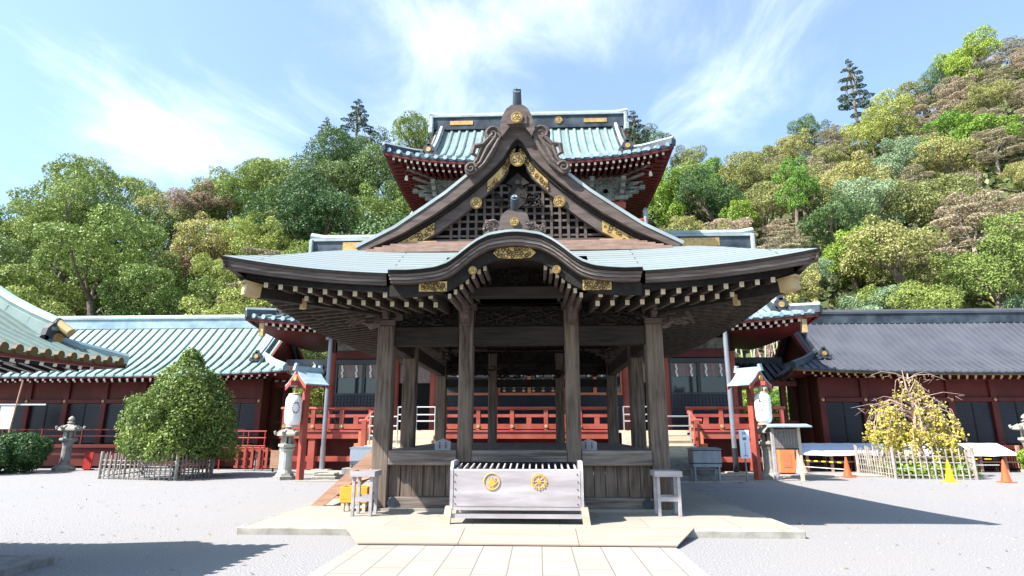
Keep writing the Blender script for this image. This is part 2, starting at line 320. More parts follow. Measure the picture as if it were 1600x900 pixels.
def interp(tab, x):
    if x <= tab[0][0]: return tab[0][1]
    for (a, va), (b, vb) in zip(tab, tab[1:]):
        if x <= b: return va + (vb-va)*(x-a)/(b-a)
    (a, va), (b, vb) = tab[-2:]; return vb + (vb-va)/(b-a)*(x-b)
def crest(parent, c, r, nrm, name='crest', mats=('gold', 'gold_dark'), leaf=3):
    """round gilt crest: rim and three leaves"""
    m = MB(); c = Vector(c); d = Vector(nrm).normalized(); m.disc(c, r, d, 0.03, 20, 0)
    m.ring(c + d*0.016, r*0.86, d, r*0.05, 20, 1)
    u = Vector((0, 0, 1)).cross(d).normalized(); v = d.cross(u)
    for k in range(leaf):
        a = math.pi/2 + 2*math.pi*k/leaf; q = c + d*0.017 + (u*math.cos(a)+v*math.sin(a))*r*0.42
        m.ring(q, r*0.27, d, r*0.06, 10, 1)
    return m.build(name, list(mats), parent)
def curls(m, x0, x1, z0, z1, y, n, rng, rr=(0.018, 0.04), fr=None, mi=0):
    """carved cloud and foliage relief: short spiral tubes over a panel; fr maps (x, z, off) to a point"""
    fr = fr or (lambda x, z, o: (x, y - o, z))
    for k in range(n):
        cx, cz = rng.uniform(x0, x1), rng.uniform(z0, z1); r0 = rng.uniform(0.06, 0.13)*min(1, (z1-z0)/0.35)
        a0 = rng.uniform(0, 6.28); sg = rng.choice((-1, 1)); pts = []
        for i in range(8):
            t = i/7; rad = r0*(1-0.75*t); a = a0 + sg*t*4.6
            x = min(max(cx + rad*1.5*math.cos(a), x0), x1); z = min(max(cz + rad*math.sin(a), z0), z1)
            pts.append(fr(x, z, 0.01+0.05*rng.random()))
        q = rng.uniform(*rr); m.tube(pts, [q*(1-0.5*i/7) for i in range(8)], 5, mi)
# ------------------------------------------------------------------ hip-and-gable roofs
def roof_frame(cx, cy, axis):
    return (lambda u, v, z: (cx+u, cy+v, z)) if axis == 'x' else (lambda u, v, z: (cx-v, cy+u, z))
def irimoya(par, cx, cy, Lu, Lv, axis, zE, P, g, verge, lift, th, mats, roll=0.0, roll_r=0.07, ov=1.6, ss=0.25, wall_h=0.0, sides='fblr', raf=None, raf_sec=(0.09, 0.11), raf_mat=('red_deep', 'tip_white'), soffit='red_deep',
            edge_mats=('wood_brown',), gap=None, ridge=(0.5, 0.7), hipw=0.32, barge=0.3, gable='red_deep', barge_mat='red_deep', ridge_mats=('ridge_dark', 'copper_blue'), oni=True, ends='+-', uvk=1.0, flare=0.02, gold_caps=False, raf_max=100, kudari=True, raf_set=0.16, gable_off=0.0, cap=None, drop=0.0, tierk=0.75, cut=0.0):
    W = roof_frame(cx, cy, axis); Pz = lambda d: zE + interp(P, d)
    def lf(a, L, d): return lift*(min(abs(a)/max(L, 0.01), 1.0))**3*max(0.0, 1-d/g)
    def main(s, u, d):
        q = lf(u, Lu-d, d); e = 1+flare*q/max(lift, .01)*(1 if d < g else 0)
        return W(u*e, s*(Lv-d)*e, Pz(d)+q)
    def hip(s, v, d):
        q = lf(v, Lv-d, d); e = 1+flare*q/max(lift, .01); return W(s*(Lu-d)*e, v*e, Pz(d)+q)
    rf = MB(); ts = lin(-1, 1, 29); dl = lin(0, g, 7); dh = lin(g, Lv, 9)
    slope = lambda d: math.hypot(d, interp(P, d))
    for s in (-1, 1):
        rf.grid(lambda t, d: main(s, t*(Lu-d), d), ts, dl, 0, lambda t, d: (t*(Lu-d)*uvk, slope(d)))
        rf.grid(lambda t, d: main(s, t*(Lu-g+verge), d), lin(-1, 1, 9), dh, 0, lambda t, d: (t*(Lu-g+verge)*uvk, slope(d)))
        if cut and s < 0:
            for q in (-1, 1): rf.grid(lambda t, d: hip(s, q*(cut+t*(Lv-d-cut)), d), lin(0, 1, 15), dl, 0, lambda t, d: (q*(cut+t*(Lv-d-cut))*uvk, slope(d)))
            rf.grid(lambda t, d: hip(s, t*cut, d), lin(-1, 1, 9), lin(1.0, g, 4), 0, lambda t, d: (t*cut*uvk, slope(d)))
        else: rf.grid(lambda t, d: hip(s, t*(Lv-d), d), ts, dl, 0, lambda t, d: (t*(Lv-d)*uvk, slope(d)))
    if roll:
        def rollpath(f, a, d1, gapd=0.0):
            ds = lin(0.0, d1, max(2, int(d1/0.7)+2)); c = [Vector(f(a, d)) for d in ds]; e0 = Vector(f(a+0.05, 0)) - Vector(f(a-0.05, 0)); e0.normalize()
            vs = []; n = 5
            for p in c:
                for k in range(n): t = math.pi*k/(n-1); vs.append(p + e0*math.cos(t)*roll_r + Vector((0, 0, 1))*(math.sin(t)*roll_r*1.35+0.004))
            fs = [(i*n+k, i*n+k+1, (i+1)*n+k+1, (i+1)*n+k) for i in range(len(c)-1) for k in range(n-1)]
            rf.add(vs, fs, 0)
            o = (c[0]-c[1]); o.z = 0; o.normalize()
            rf.disc(c[0] + o*0.012 + Vector((0, 0, roll_r*0.35)), roll_r*1.12, o, 0.05, 8, 1)
        nu = int((Lu*2-0.3)/roll)
        for s in (-1, 1):
            for k in range(nu+1):
                u = -nu*roll/2 + k*roll
                dm = Lv-0.05 if abs(u) <= Lu-g+verge else Lu-abs(u)
                if dm > 0.15: rollpath(lambda a, d: main(s, a, d), u, dm)
            nv = int((Lv*2-0.3)/roll)
            for k in range(nv+1):
                v = -nv*roll/2 + k*roll; dm = min(g, Lv-abs(v))
                if dm > 0.15: rollpath(lambda a, d: hip(s, a, d), v, dm)
    rf.build('roof_covering', [mats[0], cap or mats[1]], par)
    # layered eave edge
    ed = MB(); nl = len(edge_mats) if len(edge_mats) > 1 else 3
    segs = []
    for s in (-1, 1):
        tl = lin(-1, 1, 41)
        if gap and gap[0] == ('f' if s < 0 else 'b'): pass
        segs.append([(main(s, t*Lu, 0), W(0, s, 0)) for t in tl]); 
        tv = [(hip(s, t*Lv, 0), W(s, 0, 0)) for t in tl]
        if gap and ((gap[0] == '-' and s < 0)):
            segs.append([p for p, t in zip(tv, tl) if t*Lv <= -gap[1]]); segs.append([p for p, t in zip(tv, tl) if t*Lv >= gap[1]])
        else: segs.append(tv)
    c0 = Vector(W(0, 0, 0))
    for sg in segs:
        for i in range(nl):
            z0, z1 = -th*i/nl, -th*(i+1)/nl; ins = 0.0 + 0.022*i
            top = []; bot = []; bk = []
            for p, dn in sg:
                p = Vector(p); dn = (Vector(dn)-c0); top.append(p - dn*ins + Vector((0, 0, z0-0.002))); bot.append(p - dn*(ins+0.008) + Vector((0, 0, z1))); bk.append(p - dn*(ins+0.10) + Vector((0, 0, z1)))
            n = len(top); vs = top+bot+bk; ed.add(vs, [(k, k+1, n+k+1, n+k) for k in range(n-1)] + [(n+k, n+k+1, 2*n+k+1, 2*n+k) for k in range(n-1)], i if len(edge_mats) > 1 else 0)
    ed.build('eave_edge', list(edge_mats), par)
    # soffit
    so = MB()
    zs = lambda q, d: zE - th - drop + q*(1-0.3*d/ov) + ss*d
    for s in (-1, 1):
        so.grid(lambda t, d: (lambda p: (p[0], p[1], zs(lf(t*Lu, Lu, 0), d)))(W(t*(Lu-d-0.03), s*(Lv-d-0.03), 0)), lin(-1, 1, 25), [0, ov*0.5, ov])
        for ta, tb in (((-1, -cut/Lv), (cut/Lv, 1)) if cut and s < 0 else ((-1, 1),)):
            so.grid(lambda t, d: (lambda p: (p[0], p[1], zs(lf(t*Lv, Lv, 0), d)))(W(s*(Lu-d-0.03), t*(Lv-d-0.03), 0)), lin(ta, tb, 25), [0, ov*0.5, ov])
    so.build('soffit', soffit, par)
    # rafters, one mesh each up to raf_max, the rest one mesh
    if raf:
        rest = MB(); cnt = 0
        jobs = []
        for sd in sides:
            Lx = Lu if sd in 'fb' else Lv; n = int((Lx*2-0.5)/raf)
            for k in range(n+1):
                a = -n*raf/2 + k*raf
                for tier in (0, 1):
                    jobs.append((sd, a, tier, Lx))
        for sd, a, tier, Lx in jobs:
            if gap and sd == 'l' and abs(a) < gap[2]: continue
            r = Lx-abs(a); d0 = raf_set + tier*0.52; d1 = min(ov, r-0.05)
            if d1 - d0 < 0.12: continue
            q = lf(a, Lx, 0); h = raf_sec[1]
            def pt(d):
                z = zs(q, d) - h*0.55 - tier*h*tierk
                return W(a, (-1 if sd == 'f' else 1)*(Lv-d), z) if sd in 'fb' else W((-1 if sd == 'l' else 1)*(Lu-d), a, z)
            m = MB() if cnt < raf_max else rest
            m.beam(pt(d0), pt(d1), raf_sec[0], h, 0, tip=1)
            if m is not rest: m.build('rafter', list(raf_mat), par)
            cnt += 1
        if rest.v: kind(rest.build('rafters', list(raf_mat), par), 'stuff')
    # gables, bargeboards, ridge, descending and hip ridges
    for e in (-1, 1):
        ue = e*(Lu-g); vv = lin(-(Lv-g), Lv-g, 17)
        gb = MB(); gb.band([(v, zE+interp(P, g)-0.25) for v in vv], [(v, zE+interp(P, Lv-abs(v))-0.02) for v in vv], lambda p: W(ue-e*(0.02+gable_off), p[0], p[1]), lambda p: W(ue-e*(0.12+gable_off), p[0], p[1]))
        gb.build('gable_wall', gable, par)
        if barge:
            bb = MB(); uo = e*(Lu-g+verge); vb = lin(-(Lv-g*0.75), Lv-g*0.75, 25)
            bb.band([(v, zE+interp(P, Lv-abs(v))-barge) for v in vb], [(v, zE+interp(P, Lv-abs(v))+0.05) for v in vb], lambda p: W(uo, p[0], p[1]), lambda p: W(uo-e*0.12, p[0], p[1]))
            bb.build('bargeboard', barge_mat, par)
    if ridge:
        zt = zE + interp(P, Lv); ul = Lu-g+verge+0.12; rw, rh = ridge
        r = MB(); r.add(*boxf(W, -ul, ul, -rw/2, rw/2, zt-0.15, zt+rh*0.75), 0); r.build('ridge', [ridge_mats[0]], par)
        c = MB(); c.tube([W(-ul-0.15, 0, zt+rh+0.12), W(-ul+0.5, 0, zt+rh), W(ul-0.5, 0, zt+rh), W(ul+0.15, 0, zt+rh+0.12)], rw*0.33, 8)
        c.add(*boxf(W, -ul, ul, -rw*0.62, rw*0.62, zt+rh*0.75, zt+rh*0.9), 0); c.build('ridge_cap', [ridge_mats[1]], par)
        if oni:
            for e in (-1, 1):
                o = MB(); o.add(*boxf(W, e*ul-0.09, e*ul+0.09, -rw*0.75, rw*0.75, zt-0.35, zt+rh*0.85), 0); o.add(*boxf(W, e*ul-0.12, e*ul+0.12, -rw*1.1, rw*1.1, zt-0.5, zt-0.1), 0)
                o.build('ridge_end', [ridge_mats[1]], par, bevel=0.04)
    if hipw:
        for e in (-1, 1):
            if (e > 0 and '+' not in ends) or (e < 0 and '-' not in ends): continue
            for s in (-1, 1):
                ds = lin(g, 0.0, 7); hm = MB(); k = []
                for d in ds:
                    q = lf(1, 1, d); ee = 1+flare*q/max(lift, .01); p = W(e*(Lu-d)*ee, s*(Lv-d)*ee, Pz(d)+q); k.append(Vector(p))
                for a, b in zip(k, k[1:]): hm.beam(a+Vector((0, 0, hipw*0.25)), b+Vector((0, 0, hipw*0.25)), hipw, hipw*0.8, 0)
                hm.tube([p+Vector((0, 0, hipw*0.75)) for p in k], hipw*0.3, 6, 1); hm.build('hip_ridge', list(ridge_mats), par)
                if kudari:
                    uk = e*(Lu-g-0.15); dd = lin(Lv-0.1, g*0.72, 7); kk = [Vector(main(s, uk, d)) for d in dd]; km = MB()
                    for a, b in zip(kk, kk[1:]): km.beam(a+Vector((0, 0, hipw*0.3)), b+Vector((0, 0, hipw*0.3)), hipw, hipw*0.9, 0)
                    km.tube([p+Vector((0, 0, hipw*0.85)) for p in kk], hipw*0.32, 6, 1)
                    ko = km.build('descending_ridge', list(ridge_mats), par)
                    end = kk[-1]; nv = Vector(W(0, s, 0))-c0; uu = Vector(W(1, 0, 0))-c0
                    t = MB(); fz = Vector((0, 0, 1))
                    for (a, z, rr) in ((0, 0.30, 0.26), (-0.27, 0.12, 0.13), (0.27, 0.12, 0.13), (0, 0.56, 0.10)): t.disc(end + uu*a*hipw/0.32 + fz*z*hipw/0.32 + nv*0.05, rr*hipw/0.32, nv, 0.12, 12, 0)
                    t.disc(end + fz*0.30*hipw/0.32 + nv*0.125, 0.11*hipw/0.32, nv, 0.03, 12, 1)
                    t.build('ornament_tile', ['tile_dark', 'gold'], ko)
    return W, Pz, lf
def boxf(W, u0, u1, v0, v1, z0, z1):
    v = [W(u0, v0, z0), W(u1, v0, z0), W(u1, v1, z0), W(u0, v1, z0), W(u0, v0, z1), W(u1, v0, z1), W(u1, v1, z1), W(u0, v1, z1)]
    return v, [(0, 3, 2, 1), (4, 5, 6, 7), (0, 1, 5, 4), (1, 2, 6, 5), (2, 3, 7, 6), (3, 0, 4, 7)]
# ------------------------------------------------------------------ ground, paving, hill
g = MB(); g.add([(-400, -120, 0), (400, -120, 0), (400, 500, 0), (-400, 500, 0)], [(0, 1, 2, 3)])
kind(g.build('ground', 'gravel'), 'structure')
rng = random.Random(5)
pv = MB(); pv.box(-4.32, 4.32, 9.93, 21.3, -0.1, 0.12); kind(pv.build('stone_pavement', 'platform_slabs', bevel=0.02), 'structure')
kb = MB()
for x0, x1, y0, y1 in ((-4.40, 4.40, 9.80, 9.925), (-4.40, -4.325, 9.93, 21.3), (4.325, 4.40, 9.93, 21.3)): kb.box(x0, x1, y0, y1, -0.1, 0.113)
kind(kb.build('pavement_edge', 'stone', bevel=0.015), 'structure')
pt = MB(); pt.box(-2.22, 2.26, -6, 8.90, -0.1, 0.025); kind(pt.build('path', 'slabs', bevel=0.008), 'structure')
for i, (x0, x1, y0, y1) in enumerate(((3.2, 7.2, 19.75, 20.25), (-7.4, -3.2, 19.55, 20.1), (6.0, 12.5, 22.2, 23.4), (-9.5, -6.3, 22.4, 24.0))):
    s = MB(); s.box(x0, x1, y0, y1, -0.1, 0.03+0.012*i); kind(s.build('paving_strip', 'stone' if i != 1 else 'platform_slabs', bevel=0.01), 'structure')
for x0, x1, y0, y1 in ((4.35, 5.35, 17.2, 17.36), (5.2, 6.5, 18.2, 18.4)):
    s = MB(); s.box(x0, x1, y0, y1, -0.05, 0.012); kind(s.build('drain_cover', 'stone_grey'), 'structure')
SKY = [(-1.3, 0.38), (-0.997, 0.408), (-0.928, 0.432), (-0.849, 0.476), (-0.757, 0.442), (-0.691, 0.405), (-0.649, 0.453), (-0.579, 0.474), (-0.484, 0.501), (-0.426, 0.532), (-0.367, 0.557), (-0.281, 0.529), (-0.199, 0.55), (0, 0.55), (0.181, 0.54), (0.224, 0.505), (0.258, 0.485), (0.305, 0.50), (0.394, 0.488), (0.454, 0.52), (0.513, 0.54), (0.583, 0.555), (0.657, 0.603), (0.716, 0.615), (0.76, 0.673), (0.825, 0.718), (0.91, 0.746), (1.05, 0.79), (1.3, 0.84)]
def sst(x): x = min(max(x, 0), 1); return x*x*(3-2*x)
def ysky(a): return 62 + 20*sst((a+0.2)/0.35)
def ztop(a): return 1.6 + ysky(a)*interp(SKY, a) - (9.0 - 2.5*sst((a+0.1)/0.3))
def hill_z(x, y):
    a = min(max(x/max(y, 1), -1.3), 1.3); t = (y-36)/(ysky(a)-36)
    if t <= 0: return -0.4
    n = 0.5*math.sin(x*0.31+y*0.17)+0.4*math.sin(x*0.13-y*0.29)
    return -0.4 + (ztop(a)+0.4)*min(t, 1)**0.92 + n*min(t*2, 1)
hl = MB(); hl.grid(lambda a, y: (a*y, y, hill_z(a*y, y)), lin(-1.7, 1.7, 90), [36 + 3*i for i in range(30)] + [140, 180])
kind(hl.build('hill', 'hill_soil', smooth=True), 'structure')
# ------------------------------------------------------------------ open dance pavilion (the main subject)
pav = thing('dance_pavilion', 'open dark timber dance pavilion with pale copper roof and curved porch gable', 'pavilion', (0, 15.5, 0.12))
YF, YM, YB = 11.93, 14.25, 19.0; CXo, CXi = 2.68, 1.055
cols = [(-CXo, YF, .33), (CXo, YF, .33), (-CXi, YF, .285), (CXi, YF, .285), (-CXo, YM, .31), (CXo, YM, .31), (-CXo, YB, .31), (CXo, YB, .31), (-CXi, YB, .27), (CXi, YB, .27)]
for x, y, ww in cols:
    c = MB(); c.box(x-ww/2, x+ww/2, y-ww/2, y+ww/2, 0.16, 3.66 if abs(x) > 2 else 3.98); c.build('column', 'wood_up', pav, bevel=0.02)
# head tie beams all round, lower ties, ceiling
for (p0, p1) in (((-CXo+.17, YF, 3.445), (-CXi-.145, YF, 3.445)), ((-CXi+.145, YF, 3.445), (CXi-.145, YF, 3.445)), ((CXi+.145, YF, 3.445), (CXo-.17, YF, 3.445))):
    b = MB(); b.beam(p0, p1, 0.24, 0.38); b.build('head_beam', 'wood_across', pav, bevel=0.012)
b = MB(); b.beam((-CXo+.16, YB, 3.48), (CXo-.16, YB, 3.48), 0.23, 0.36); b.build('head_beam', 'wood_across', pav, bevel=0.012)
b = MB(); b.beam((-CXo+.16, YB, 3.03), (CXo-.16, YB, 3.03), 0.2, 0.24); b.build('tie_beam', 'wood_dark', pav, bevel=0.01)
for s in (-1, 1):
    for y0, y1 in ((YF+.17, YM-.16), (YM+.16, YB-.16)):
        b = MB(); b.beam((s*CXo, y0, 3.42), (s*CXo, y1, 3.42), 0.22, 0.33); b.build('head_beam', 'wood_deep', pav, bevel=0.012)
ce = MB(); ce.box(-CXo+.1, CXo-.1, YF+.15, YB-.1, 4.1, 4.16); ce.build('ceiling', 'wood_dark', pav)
for k in range(9):
    b = MB(); x = -2.4+0.6*k; b.box(x-.03, x+.03, YF+.16, YB-.12, 4.03, 4.098); b.build('ceiling_batten', 'wood_dark', pav)
rg = random.Random(3)
# carved friezes between the columns, front and back
for x0, x1 in ((-2.5, -1.25), (-0.88, 0.88), (1.25, 2.5)):
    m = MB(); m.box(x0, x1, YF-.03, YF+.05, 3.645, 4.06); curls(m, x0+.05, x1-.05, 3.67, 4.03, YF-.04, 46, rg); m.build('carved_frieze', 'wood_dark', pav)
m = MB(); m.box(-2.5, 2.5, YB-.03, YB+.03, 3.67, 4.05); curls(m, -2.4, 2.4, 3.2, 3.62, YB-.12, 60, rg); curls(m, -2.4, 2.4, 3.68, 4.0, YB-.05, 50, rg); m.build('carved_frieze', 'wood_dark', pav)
# bracket sets on the columns
def bracket(x, y, s=1.0, mt='wood_dark', parent=pav, z=3.66, dirx=0):
    m = MB(); m.add(*boxf(lambda u, v, w_: (x+u, y+v, z+w_), -.24*s, .24*s, -.24*s, .24*s, 0, .15*s))
    for k in range(3):
        l = (0.42+0.24*k)*s; h = (0.16+0.15*k)*s
        m.box(x-l, x+l, y-.07*s, y+.07*s, z+h, z+h+.09*s); m.box(x-.07*s, x+.07*s, y-l, y+.3*s, z+h+.012, z+h+.10*s)
        for q in (-l+.09*s, 0, l-.09*s): m.box(x+q-.085*s, x+q+.085*s, y-.085*s, y+.085*s, z+h+.092*s, z+h+.148*s)
        m.box(x-.085*s, x+.085*s, y-l-.02, y-l+.15*s, z+h+.10*s, z+h+.15*s)
    return m
for x, y in ((-CXo, YF), (CXo, YF), (-CXo, YM), (CXo, YM), (-CXo, YB), (CXo, YB)):
    m = bracket(x, y, 0.72)
    sx = -1 if x < 0 else 1
    if y == YF:
        for k in range(10):      # carved beast heads at the corner
            a = rg.uniform(0, 6.28); m.tube([(x+sx*(.15+.05*k)+.03*math.cos(a), y-.12-.03*k, 3.62+.05*math.sin(a+k)+.02*k), (x+sx*(.26+.05*k), y-.22-.03*k, 3.66+.06*math.sin(a))], [.06, .025], 6)
    m.build('bracket_set', 'wood_brown', pav)
for s in (-1, 1):
    m = MB(); x = s*CXi
    m.box(x-.2, x+.2, YF-.34, YF+.2, 3.98, 4.09); m.box(x-.09, x+.09, YF-1.35, YF-.15, 4.09, 4.22); m.box(x-.14, x+.14, YF-1.38, YF-1.16, 4.222, 4.32)
    m.tube([(x, YF-.2, 3.72), (x, YF-.45, 3.80), (x, YF-.75, 3.98), (x, YF-1.15, 4.08)], [.11, .11, .10, .08], 8)
    m.build('porch_bracket', 'wood_brown', pav)
# raised floor
m = MB(); m.box(-CXo-.02, CXo+.02, YF+.02, YB+.2, 1.12, 1.215); m.build('stage_floor', 'floor_wood', pav)
for x0, x1, y in ((-CXo+.166, -CXi-.1435, 0), (-CXi+.1435, CXi-.1435, 0.03), (CXi+.1435, CXo-.166, 0)):
    m = MB(); m.box(x0, x1, YF-.20+y, YF+.015, 0.945, 1.222); m.build('floor_edge_beam', 'sill_wood', pav, bevel=0.015)
for s in (-1, 1):
    m = MB(); m.box(s*CXo-.13, s*CXo+.13, YF+.17, YB-.16, 0.94, 1.21); m.build('floor_edge_beam', 'floor_wood', pav, bevel=0.012)
for x0, x1 in ((-CXo+.17, -CXi-.145), (-CXi+.145, CXi-.145), (CXi+.145, CXo-.17)):
    m = MB(); n = max(4, int((x1-x0)/.21)); st = (x1-x0)/n
    for k in range(n): m.box(x0+k*st+.006, x0+(k+1)*st-.006, YF-.06+.012*(k % 2), YF+.04, 0.37, 0.94)
    m.build('skirt_boards', 'wood_up', pav)
for s in (-1, 1):
    m = MB()
    for k in range(26): m.box(s*CXo-.04, s*CXo+.04, YF+.2+k*.258, YF+.2+k*.258+.246, .37, .935)
    m.build('skirt_boards', 'wood_up', pav)
m = MB(); m.box(-CXo+.17, CXo-.17, YF-.13, YF+.1, .165, .365); m.build('ground_sill', 'sill_wood', pav, bevel=0.015)
m = MB(); m.box(-CXo-.25, CXo+.25, YF-.2, YF+.25, .12, .17); m.box(-CXo-.25, -CXo+.2, YF+.25, YB+.2, .12, .17); m.box(CXo-.2, CXo+.25, YF+.25, YB+.2, .12, .17); m.build('foundation_stone', 'platform_slabs', pav)
for s in (-1, 1):
    m = MB(); x = s*(CXo-.28)
    for dx, dz in ((0, 0), (-.055, 0), (.055, 0), (0, .055), (0, -.055)): m.disc((x+dx, YF-.14-.002*(dz != 0)-.004*(dx == dz), .265+dz), .055, (0, -1, 0), .03, 10)
    m.build('metal_mount', 'ridge_dark', pav)
# ---- the roof
PP = [(0, 0), (0.6, .32), (1.2, .72), (1.8, 1.06), (2.47, 1.42), (3.06, 1.79), (3.46, 2.08), (3.9, 2.46), (4.22, 2.85), (4.47, 3.20), (4.63, 3.42), (4.9, 3.52)]
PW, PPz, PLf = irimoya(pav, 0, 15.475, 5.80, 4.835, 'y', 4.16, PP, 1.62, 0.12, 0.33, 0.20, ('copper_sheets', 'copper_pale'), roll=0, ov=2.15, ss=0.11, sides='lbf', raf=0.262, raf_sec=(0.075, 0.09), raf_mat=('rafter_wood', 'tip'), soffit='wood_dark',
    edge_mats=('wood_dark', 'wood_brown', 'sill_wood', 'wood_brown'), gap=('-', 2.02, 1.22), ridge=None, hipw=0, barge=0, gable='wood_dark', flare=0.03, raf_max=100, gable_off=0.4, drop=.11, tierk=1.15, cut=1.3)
# pale bark strips at the foot of the gable
m = MB()
for k in range(5): m.box(-2.95+.14*k, 2.95-.14*k, 10.96+.07*k, 11.05+.07*k, 4.96+.05*k, 5.03+.055*k)
m.build('gable_apron', 'bark_roof', pav)
# bargeboards: thick outer board, copper lip, inner board with gilt plates
top = [(0, 7.70), (.13, 7.63), (.28, 7.50), (.44, 7.26), (.70, 6.94), (1.0, 6.60), (1.44, 6.22), (1.84, 5.93), (2.43, 5.51), (3.2, 5.10)]
low = [(0, 7.42), (.10, 7.34), (.20, 7.16), (.30, 6.98), (.53, 6.74), (.82, 6.46), (1.25, 6.10), (1.68, 5.78), (2.28, 5.41), (3.06, 5.04)]
for s in (-1, 1):
    sx = lambda l: [(s*a, b) for a, b in l]
    m = MB(); m.band(sx(low), sx(top), lambda p: (p[0], 11.14, p[1]), lambda p: (p[0], 11.34, p[1])); m.build('bargeboard', 'wood_brown', pav)
    m = MB(); m.band(sx(top), sx([(a*1.005+.02, b+.055) for a, b in top]), lambda p: (p[0], 11.12, p[1]), lambda p: (p[0], 11.5, p[1])); m.build('roof_lip', 'copper_pale', pav)
    i0 = [(a, b-.10) for a, b in low[2:]]; i1 = [(a-.02, b-.36) for a, b in low[2:]]
    m = MB(); m.band(sx([(a, b-.095) for a, b in low]), sx([(a, b-.01) for a, b in low]), lambda p: (p[0], 11.24, p[1]), lambda p: (p[0], 11.4, p[1])); m.build('dark_fillet', 'wood_dark', pav)
    m = MB(); m.band(sx(i1), sx(i0), lambda p: (p[0], 11.3, p[1]), lambda p: (p[0], 11.42, p[1])); inner = m.build('inner_bargeboard', 'wood_brown', pav)
    for a, b in ((.5, 4.3), (7.0, 8.4)):
        t = lin(a, b, 6); f = lambda l, q: (interp([(i, p[0]) for i, p in enumerate(l)], q), interp([(i, p[1]) for i, p in enumerate(l)], q))
        lo = [f(low, q) for q in t]; m = MB()
        m.band(sx([(x, z-.35) for x, z in lo]), sx([(x, z-.11) for x, z in lo]), lambda p: (p[0], 11.284, p[1]), lambda p: (p[0], 11.298, p[1]))
        for k in range(34):
            q = rg.random(); x, z = f(low, a+(b-a)*q); z -= rg.uniform(.14, .32); m.ring((s*x, 11.282, z), rg.uniform(.02, .045), (0, -1, 0), .008, 7, 1)
        m.build('gilt_plate', ['gold', 'gold_dark'], inner)
    crest(pav, (s*.84, 11.27, 6.07), .12, (0, -1, 0), 'gilt_crest')
    m = MB(); m.box(min(s*1.62, s*2.05), max(s*1.62, s*2.05), 11.25, 11.3, 5.10, 5.27); m.build('gilt_end_plate', 'gold_pale', pav)
crest(pav, (0, 11.22, 6.98), .15, (0, -1, 0), 'gilt_crest')
m = MB()   # pendant under the peak
m.prism([(0, 5.95), (-.14, 6.05), (-.2, 6.25), (-.1, 6.45), (-.24, 6.5), (0, 6.72), (.24, 6.5), (.1, 6.45), (.2, 6.25), (.14, 6.05)], 'y', 11.3, 11.4); curls(m, -.5, .5, 6.0, 6.3, 11.36, 16, rg); m.disc((0, 11.28, 6.5), .05, (0, -1, 0), .05, 8)
m.build('gable_pendant', 'wood_dark', pav)
# lattice in the gable
m = MB(); gz = lambda x: interp([(a, b-.3) for a, b in low], abs(x))
for k in range(-8, 9):
    x = .17*k; t = min(gz(x), 6.5)
    if t > 5.4: m.box(x-.026, x+.026, 11.42, 11.47, 5.3, t)
for k in range(8):
    z = 5.42+.155*k; xw = max([q*.02 for q in range(120) if gz(q*.02) > z] or [0])
    if xw > .1: m.box(-xw, xw, 11.432, 11.462, z-.022, z+.022)
m.build('gable_lattice', 'wood_brown', pav)
m = MB(); m.box(-1.9, 1.9, 11.36, 11.5, 5.24, 5.33); m.box(-1.8, 1.8, 11.38, 11.5, 5.06, 5.2); m.build('gable_sill', 'wood_brown', pav)
# crowning ornament with scrolls and finial
m = MB(); m.prism([(-.30, 7.55), (-.36, 7.70), (-.30, 8.0), (-.22, 8.16), (-.12, 8.24), (.12, 8.24), (.22, 8.16), (.30, 8.0), (.36, 7.70), (.30, 7.55), (.12, 7.80), (-.12, 7.80)], 'y', 10.98, 11.3)
m.prism([(-.2, 7.80), (-.2, 8.0), (-.12, 8.08), (.12, 8.08), (.2, 8.0), (.2, 7.80)], 'y', 10.95, 10.985)
for s in (-1, 1):
    for cx, cz, r, y in ((.50, 7.64, .18, 11.06), (.93, 6.86, .13, 11.0)):
        m.disc((s*cx, y+.06, cz), r, (0, -1, 0), .12, 18)
        pts = [(s*(cx + r*(.92-.78*i/16)*math.cos(2.9-i*.55)), y-.01, cz + r*(.92-.78*i/16)*math.sin(2.9-i*.55)) for i in range(17)]; m.tube(pts, [.035-.0012*i for i in range(17)], 6)
    lo = [(.34, 7.50), (.46, 7.22), (.64, 6.95), (.92, 6.72)]; hi = [(.52, 7.66), (.76, 7.42), (.84, 7.10), (1.02, 6.84)]
    m.band([(s*a, b) for a, b in lo], [(s*a, b) for a, b in hi], lambda p: (p[0], 11.07, p[1]), lambda p: (p[0], 11.2, p[1]))
    for q in (.15, .5, .85): m.tube([(s*(a+(c-a)*q), 11.06, b+(d-b)*q) for (a, b), (c, d) in zip(lo, hi)], [.04, .045, .04, .03], 6)
    m.tube([(s*.70, 11.05, 7.40), (s*.86, 11.04, 7.36), (s*.90, 11.04, 7.20), (s*.80, 11.05, 7.14)], [.05, .055, .05, .025], 6)
m.v = [(a, b, c-.16) for a, b, c in m.v]
orn = m.build('crowning_ornament', 'wood_brown', pav)
m = MB(); m.tube([(0, 11.3, 8.04), (0, 11.12, 8.16), (0, 10.98, 8.44)], [.10, .095, .085], 12); m.build('finial', 'ridge_dark', orn)
crest(orn, (0, 10.94, 7.77), .12, (0, -1, 0), 'gilt_crest'); crest(orn, (0, 10.955, 8.40), .07, (0, -1, .35), 'finial_crest', ('copper_blue', 'tile_dark'))
# ridge of the big roof
m = MB(); m.box(-.2, .2, 11.3, 19.6, 7.5, 7.86); m.tube([(0, 11.3, 7.9), (0, 19.6, 7.9)], .16, 8); m.build('ridge', 'copper_green', pav)
